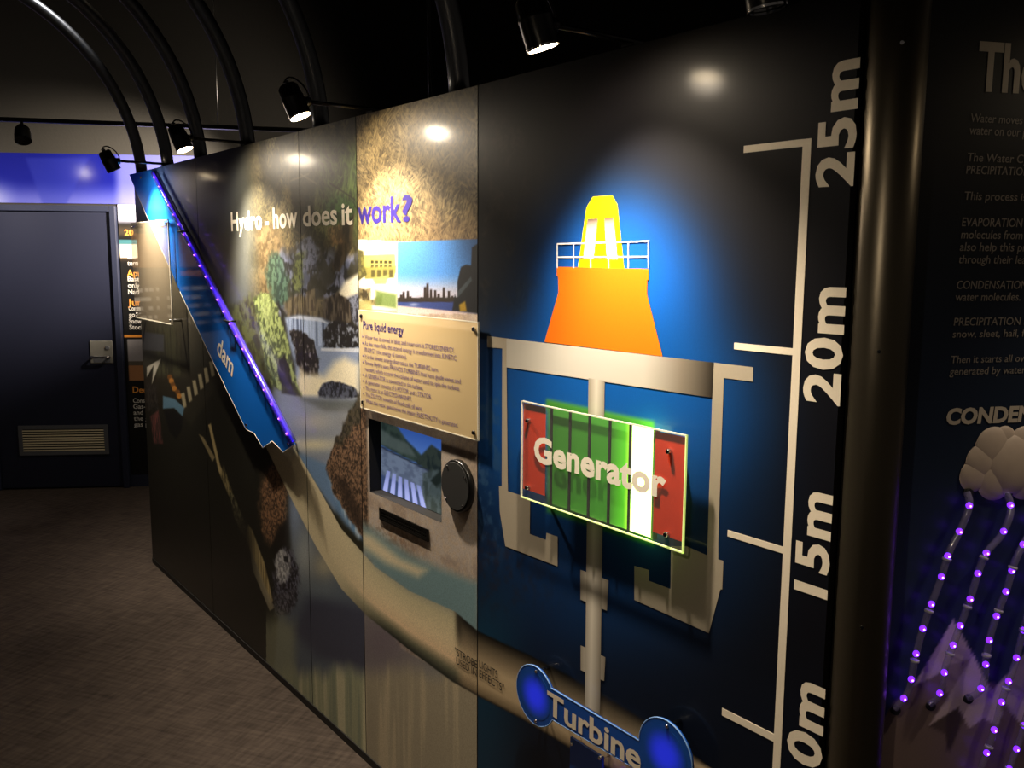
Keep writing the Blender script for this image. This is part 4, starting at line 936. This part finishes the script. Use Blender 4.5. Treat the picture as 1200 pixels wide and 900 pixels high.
def paint_poster(t):
    X, Y, U, Z = t.X, t.Y, t.U, t.Z
    t.base((14, 14, 16)); t.blend(sstep(1.93, 1.98, Z), (176, 176, 200)); t.blend(sstep(1.84, 1.88, Z)*sstep(1.96, 1.9, Z), (58, 50, 40))
    inb = (Z > 1.70) & (Z < 1.80); t.blend(inb*1.0, (206, 196, 176)); t.blend(((Z > 1.80) & (Z < 1.83))*1.0, (60, 110, 120))
    t.blend(sstep(1.66, 1.70, Z)*(Z < 1.70)*.8, (70, 54, 38))
    im = (U > -.085) & (Z > .80) & (Z < 1.11); t.blend(im*1.0, (150, 146, 150)); t.blend(im*(Z < .92)*1.0, (170, 120, 80)); t.blend(im*(abs(Z-.93) < .018)*1.0, (90, 84, 74))
    t.blend(((Z > 1.122) & (Z < 1.136))*1.0, (236, 150, 60))
post_b = board('poster_board', E, -.104, 1.3, .092, 2.083, .008, paint_poster, PRINT_M, .008, None, .0085)
tag(post_b, 'black poster strip with white and orange text right of the navy door', 'poster')
WT = [('the', 149, 303.5), ('term', 149.5, 311), ('Base', 149.8, 329.5), ('only', 150, 337), ('Nation', 150.3, 344.8), ('Comm', 150.8, 364), ('gov', 151.2, 371.5), ('Snowy', 151.3, 379), ('Stock', 151.8, 386), ('Cons', 156, 472), ('Gas-f', 156.3, 479), ('and c', 156.6, 486), ('the g', 157, 493), ('gas p', 157.3, 500)]
for s, x, y in WT:
    u, z = E.px(x, y, .009); mb = MB(); put_text(mb, s, E, u, z, .022*len(s)*.95, .034, .0095, bold=.012); mb.build('white_lettering', K['whiteink'], post_b)
for s, x, y, cap, wd in (('20', 146, 275.8, .042, .062), ('Apr', 149, 324, .05, .1), ('Jun', 150, 358.3, .05, .1), ('Dec', 155.7, 460.5, .048, .1)):
    u, z = E.px(x, y, .009); mb = MB(); put_text(mb, s, E, u, z, wd, cap, .0095, bold=.02); mb.build('orange_lettering', K['orangeink'], post_b)
# poster on the far side of the door, seen only as a reflection in the acrylic sheets
def paint_poster2(t):
    U, Z = t.U, t.Z
    t.base((20, 22, 46)); t.blend((Z > 1.62)*1.0, (150, 112, 80)); t.blend((Z > 1.9)*1.0, (70, 66, 62)); t.blend(((Z > .8) & (Z < 1.05))*1.0, (140, 138, 140))
    ln_ = ((Z*13.3) % 1 < .42)*(Z > 1.08)*(Z < 1.5)*(abs((U+2.2) % .52-.26) < .22); t.blend(ln_*sstep(.35, .5, vnoise(U*34, np.floor(Z*13.3), 3))*1.0, (205, 202, 196))
    t.blend(((Z > .45) & (Z < .75) & (U > -1.9))*1.0, (120, 60, 50))
p2 = board('poster_board', E, -2.5, -1.12, .092, 2.083, .015, paint_poster2, PRINT_M, .008, None, .0085); tag(p2, 'poster with brown photograph and blue text left of the navy door', 'poster')
mb = MB(); put_text(mb, 'October', E, -2.2, 1.55, .4, .06, .0095, bold=.02); mb.build('orange_lettering', K['orangeink'], p2)

# ================================================================== LAMPS, ARCHES, TRACK
def lamp_light(c, aim, spot=LAMP_SPOT, spill=LAMP_SPILL, parent=None, size=94, color=HALOGEN):
    for nm, en, sz in (('beam', spot, size), ('spill', spill, 165)):
        l = bpy.data.lights.new('halogen_'+nm, 'SPOT'); l.energy = en; l.color = color; l.spot_size = math.radians(sz); l.spot_blend = 1.0 if nm == 'beam' else .6; l.shadow_soft_size = .022
        ob = bpy.data.objects.new('halogen_'+nm, l); COL.objects.link(ob)
        ob.rotation_euler = Vector(aim).to_track_quat('-Z', 'Y').to_euler(); place(ob, c, parent)
def spotlight(u, label, lit, n=.245, tilt=17, yaw=.3, spot=LAMP_SPOT, spill=LAMP_SPILL):
    root = empty('spotlight', W.pt(u, TOP, .0)); tag(root, label, 'spotlight', 'black spotlights on arms along the wall top')
    z0 = TOP+.012
    mb = MB(); mb.rect(W, u-.02, u+.02, TOP+.0008, TOP+.006, -.056, .002); mb.tube([W.pt(u, z0, -.04), W.pt(u, z0, n-.035)], .006, 10); mb.build('arm', K['lampblack'], root)
    t = math.radians(tilt); ax = -W.N*math.sin(t)-np.array([0, 0, 1.0])*math.cos(t)+W.U*yaw; ax /= np.linalg.norm(ax)
    C = np.array(W.pt(u, z0, n))                                 # centre of the can
    hd = C-ax*.045; ln = C+ax*.05
    mb = MB(); mb.tube([hd, hd+ax*.006, C-ax*.01, C-ax*.008, C-ax*.004, C-ax*.002, ln], [.023, .029, .031, .0325, .0325, .032, .0325], 24, caps=False)
    k = len(mb.v); mb.tube([hd-ax*.0005, hd+ax*.001], .023, 24); can = mb.build('head', K['lampblack'], root)
    mb = MB(); mb.tube([ln-ax*.006, ln-ax*.004], .0295, 24); mb.build('lens', K['lens_on'] if lit else K['lens_off'], can)
    mb = MB(); mb.tube([ln-ax*.003, ln+ax*.001], .033, 24, caps=False); mb.tube([ln-ax*.003, ln+ax*.001], .030, 24, caps=False); mb.build('rim', K['chrome'], can)
    # knuckle and the wire bail above the can
    mb = MB(); mb.tube([W.pt(u, z0, n-.05), W.pt(u, z0, n-.03)], .014, 14); mb.build('knuckle', K['lampblack'], root)
    k0 = np.array(W.pt(u, z0+.01, n-.042)); m_ = (k0+hd)/2; ra = (hd-k0)/2; up = np.array([0, 0, .034])
    B = [m_-ra*math.cos(a)*1.25+up*math.sin(a) for a in np.linspace(0, math.pi, 11)]; B[0] = k0; B[-1] = hd
    mb = MB(); mb.tube(B, .0028, 8); mb.build('bail', K['reddark'], root)
    mb = MB(); mb.tube([hd, hd-ax*.012], .008, 10); mb.build('cap_nut', K['chrome'], can)
    if lit: lamp_light(ln+ax*.004, ax, spot, spill, root)
spotlight(.517, 'black spotlight on the wall top nearest the far door', True, yaw=-.05, tilt=27, spot=LAMP_SPOT*1.5)
spotlight(1.588, 'lit black spotlight on the wall top above the word Hydro', True, spot=LAMP_SPOT*1.2, spill=9)
spotlight(2.640, 'lit black spotlight on an arm where the straw board begins', True, spot=LAMP_SPOT*1.25, spill=9)
spotlight(3.760, 'lit black spotlight above the orange tower diagram', True, yaw=.14, tilt=16, spot=LAMP_SPOT*1.1, spill=5)
spotlight(4.2, 'unlit black spotlight at the picture top, nearest the bronze post', False, n=.13, tilt=8, yaw=.1)

OPP = Plane(W.pt(0, 0, 1.92), -W.U, -W.N)
def added_far_lamp(u, label):  # lamps added out of view so their spill brightens arches and floor
    global W
    keep = W; W = OPP
    spotlight(-u, label, True, spot=60, spill=6, yaw=0)
    W = keep
added_far_lamp(.68, 'added lit black spotlight, unseen on the opposite wall top near the door')
added_far_lamp(2.9, 'added lit black spotlight, unseen on the opposite wall top, middle of the aisle')
added_far_lamp(4.9, 'added lit black spotlight, unseen on the opposite wall top beside the camera')
aimp = np.array(RP.pt(.55, .85)); 
spotlight_src = np.array(W.pt(4.7, TOP+.012, 1.70))
def added_cross_lamp():  # extra lamp added behind the view to brighten the water cycle board
    root = empty('spotlight', W.pt(4.7, TOP, 1.92)); tag(root, 'added black spotlight, unseen on the opposite wall top, brightening the water cycle board', 'spotlight', 'black spotlights on arms along the wall top')
    mb = MB(); mb.tube([W.pt(4.7, TOP+.012, 1.95), W.pt(4.7, TOP+.012, 1.73)], .006, 10); mb.build('arm', K['lampblack'], root)
    ax = aimp-spotlight_src; ax /= np.linalg.norm(ax); C = spotlight_src; hd = C-ax*.045; ln = C+ax*.05
    mb = MB(); mb.tube([hd, hd+ax*.006, C, ln], [.023, .03, .0325, .0325], 24, caps=False); can = mb.build('head', K['lampblack'], root)
    mb = MB(); mb.tube([ln-ax*.006, ln-ax*.004], .0295, 24); mb.build('lens', K['lens_on'], can)
    lamp_light(ln+ax*.004, ax, 20, 1.0, root, 62)
added_cross_lamp()
def added_right_lamp():  # extra lamp added out of view for the post's right highlight and this board
    z = 2.16; q = np.array(RP.pt(.66, z+.012, .27)); root = empty('spotlight', RP.pt(.66, z, 0)); tag(root, 'added lit black spotlight on top of the water cycle board, unseen beyond the right picture edge', 'spotlight', 'black spotlights on arms along the wall top')
    mb = MB(); mb.tube([RP.pt(.66, z+.012, -.015), RP.pt(.66, z+.012, .24)], .006, 10); mb.build('arm', K['lampblack'], root)
    ax = np.array([-.1, .1, -1.0])-RP.U*.12; ax /= np.linalg.norm(ax); hd = q-ax*.045; ln = q+ax*.05
    mb = MB(); mb.tube([hd, hd+ax*.006, q, ln], [.023, .03, .0325, .0325], 24, caps=False); can = mb.build('head', K['lampblack'], root)
    mb = MB(); mb.tube([ln-ax*.006, ln-ax*.004], .0295, 24); mb.build('lens', K['lens_on'], can)
    lamp_light(ln+ax*.004, ax, 14, .8, root, 75)
added_right_lamp()
arch_u = [-.037, .43, .927, 1.508, 2.192, 3.052]
arch_l = ['steel tube arch nearest the far door', 'steel tube arch second from the far door', 'steel tube arch third from the far door', 'steel tube arch crossing the thin hanging wire', 'steel tube arch behind the spotlight over the straw board', 'steel tube arch nearest the camera, above the straw board']
R_ = 1.0; nc = .945; zc = 2.10; a0 = math.asin((TOP+.004-zc)/R_)
AN = [math.pi-a0-(math.pi-2*a0)*k/64 for k in range(65)]
mb = MB(); mb.tube([W.pt(arch_u[0], zc+R_*math.sin(a), nc+R_*math.cos(a)) for a in AN], .029, 20)
first = mb.build('arch_tube', K['steel']); tag(first, arch_l[0], 'arch', 'steel arches over the aisle')
# foot plate of each arch is a part
def plates(u, par):
    for n in (nc-R_*math.cos(a0), nc+R_*math.cos(a0)):
        mb = MB(); mb.rect(W, u-.036, u+.036, TOP+.0008, TOP+.006, n-.036, n+.036); mb.build('foot_plate', K['reddark'], par)
plates(arch_u[0], first)
for u, l in zip(arch_u[1:], arch_l[1:]):
    o = copy_tree(first, None, W.U*(u-arch_u[0])); o['label'] = l

# suspended lighting track in front of the end wall
TK = Plane((-2.4, 5.55, 0), (math.cos(b_), math.sin(b_), 0), (math.sin(b_), -math.cos(b_), 0))
ua, za = TK.px(-90, 134); ub, zb_ = TK.px(292, 152); zk = (TK.px(10, 138.5)[1]+zb_)/2
mb = MB(); mb.rect(TK, ua, ub+.5, zk-.012, zk+.012, -.016, .016); o = mb.build('lighting_track', K['track']); tag(o, 'thin black lighting track hung in front of the end wall', 'lighting track')
uw = TK.px(255.5, 146)[0]; mb = MB(); mb.tube([TK.pt(uw, zk+.012), TK.pt(uw, 3.7)], .003, 8); o = mb.build('hanging_wire', K['wire']); tag(o, 'thin pale wire holding up the lighting track', 'wire')
def track_lamp(u, label, lit, aim, **k):
    root = empty('track_spotlight', TK.pt(u, zk-.012)); tag(root, label, 'spotlight')
    aim = np.array(aim, float)/np.linalg.norm(aim); C = np.array(TK.pt(u, zk-.075, 0))
    mb = MB(); mb.tube([TK.pt(u, zk-.012), TK.pt(u, zk-.05)], .008, 10); mb.build('stem', K['lampblack'], root)
    hd = C-aim*.05; ln = C+aim*.05
    mb = MB(); mb.tube([hd, hd+aim*.02, C, ln], [.024, .04, .044, .046], 24, caps=False); mb.tube([hd-aim*.0005, hd+aim*.001], .024, 24); can = mb.build('head', K['lampblack'], root)
    mb = MB(); mb.tube([ln-aim*.006, ln-aim*.004], .043, 24); mb.build('lens', K['lens_on'] if lit else K['lens_off'], can)
    mb = MB(); mb.tube([ln-aim*.003, ln+aim*.001], .0465, 24, caps=False); mb.build('rim', K['chrome'], can)
    if lit: lamp_light(ln+aim*.004, aim, parent=root, **k)
track_lamp(TK.px(26, 150)[0], 'unlit black spotlight under the track above the navy door', False, (.25, -.45, -.85))
uh = TK.px(352, 165)[0]
tgt = np.array(E.pt(-.02, 2.05, 0)); src = np.array(TK.pt(uh, zk-.075, 0))
track_lamp(uh, 'lit black spotlight on the track, behind the far boards', True, tgt-src, spot=1000, spill=30, size=58)
tgt = np.array(E.pt(-1.35, 2.0, 0)); ul = TK.px(-75, 140)[0]
track_lamp(ul, 'lit black spotlight at the left end of the track', True, tgt-np.array(TK.pt(ul, zk-.075)), spot=50, spill=6, size=75, color=(1, .9, .82))
# small downlight added out of view to put a highlight on the first arches
dl = np.array(W.pt(.32, 3.7, .04)); root = empty('added_downlight', dl-np.array([0, 0, .09])); tag(root, 'added round black downlight, unseen under the ceiling, for the arch highlight', 'added ceiling light')
mb = MB(); mb.tube([dl-np.array([0, 0, .09]), dl], .05, 24, caps=False); mb.build('housing', K['lampblack'], root)
mb = MB(); mb.tube([dl-np.array([0, 0, .07]), dl-np.array([0, 0, .065])], .048, 24); mb.build('lens', K['lens_on'], root)
lamp_light(dl-np.array([0, 0, .092]), np.array(W.pt(-.1, 2.85, .5))-dl, 70, 0.5, root, 48, (1, .97, .94))
# cable bundle hanging by the last arch
mb = MB(); u, z = W.px(583, 92, -.3)
P0 = W.pt(u, TOP, -.06); mb.tube([P0, np.array(P0)+np.array([0, 0, .4]), np.array(P0)+np.array([0, 0, 1.55])], .004, 8); mb.tube([np.array(P0)+W.U*.02, np.array(P0)-W.U*.03+np.array([0, 0, .5]), np.array(P0)-W.U*.06+np.array([0, 0, 1.55])], .003, 8)
o = mb.build('hanging_cable', K['track']); tag(o, 'black cables hanging down to the wall top beside the last arch', 'cable')
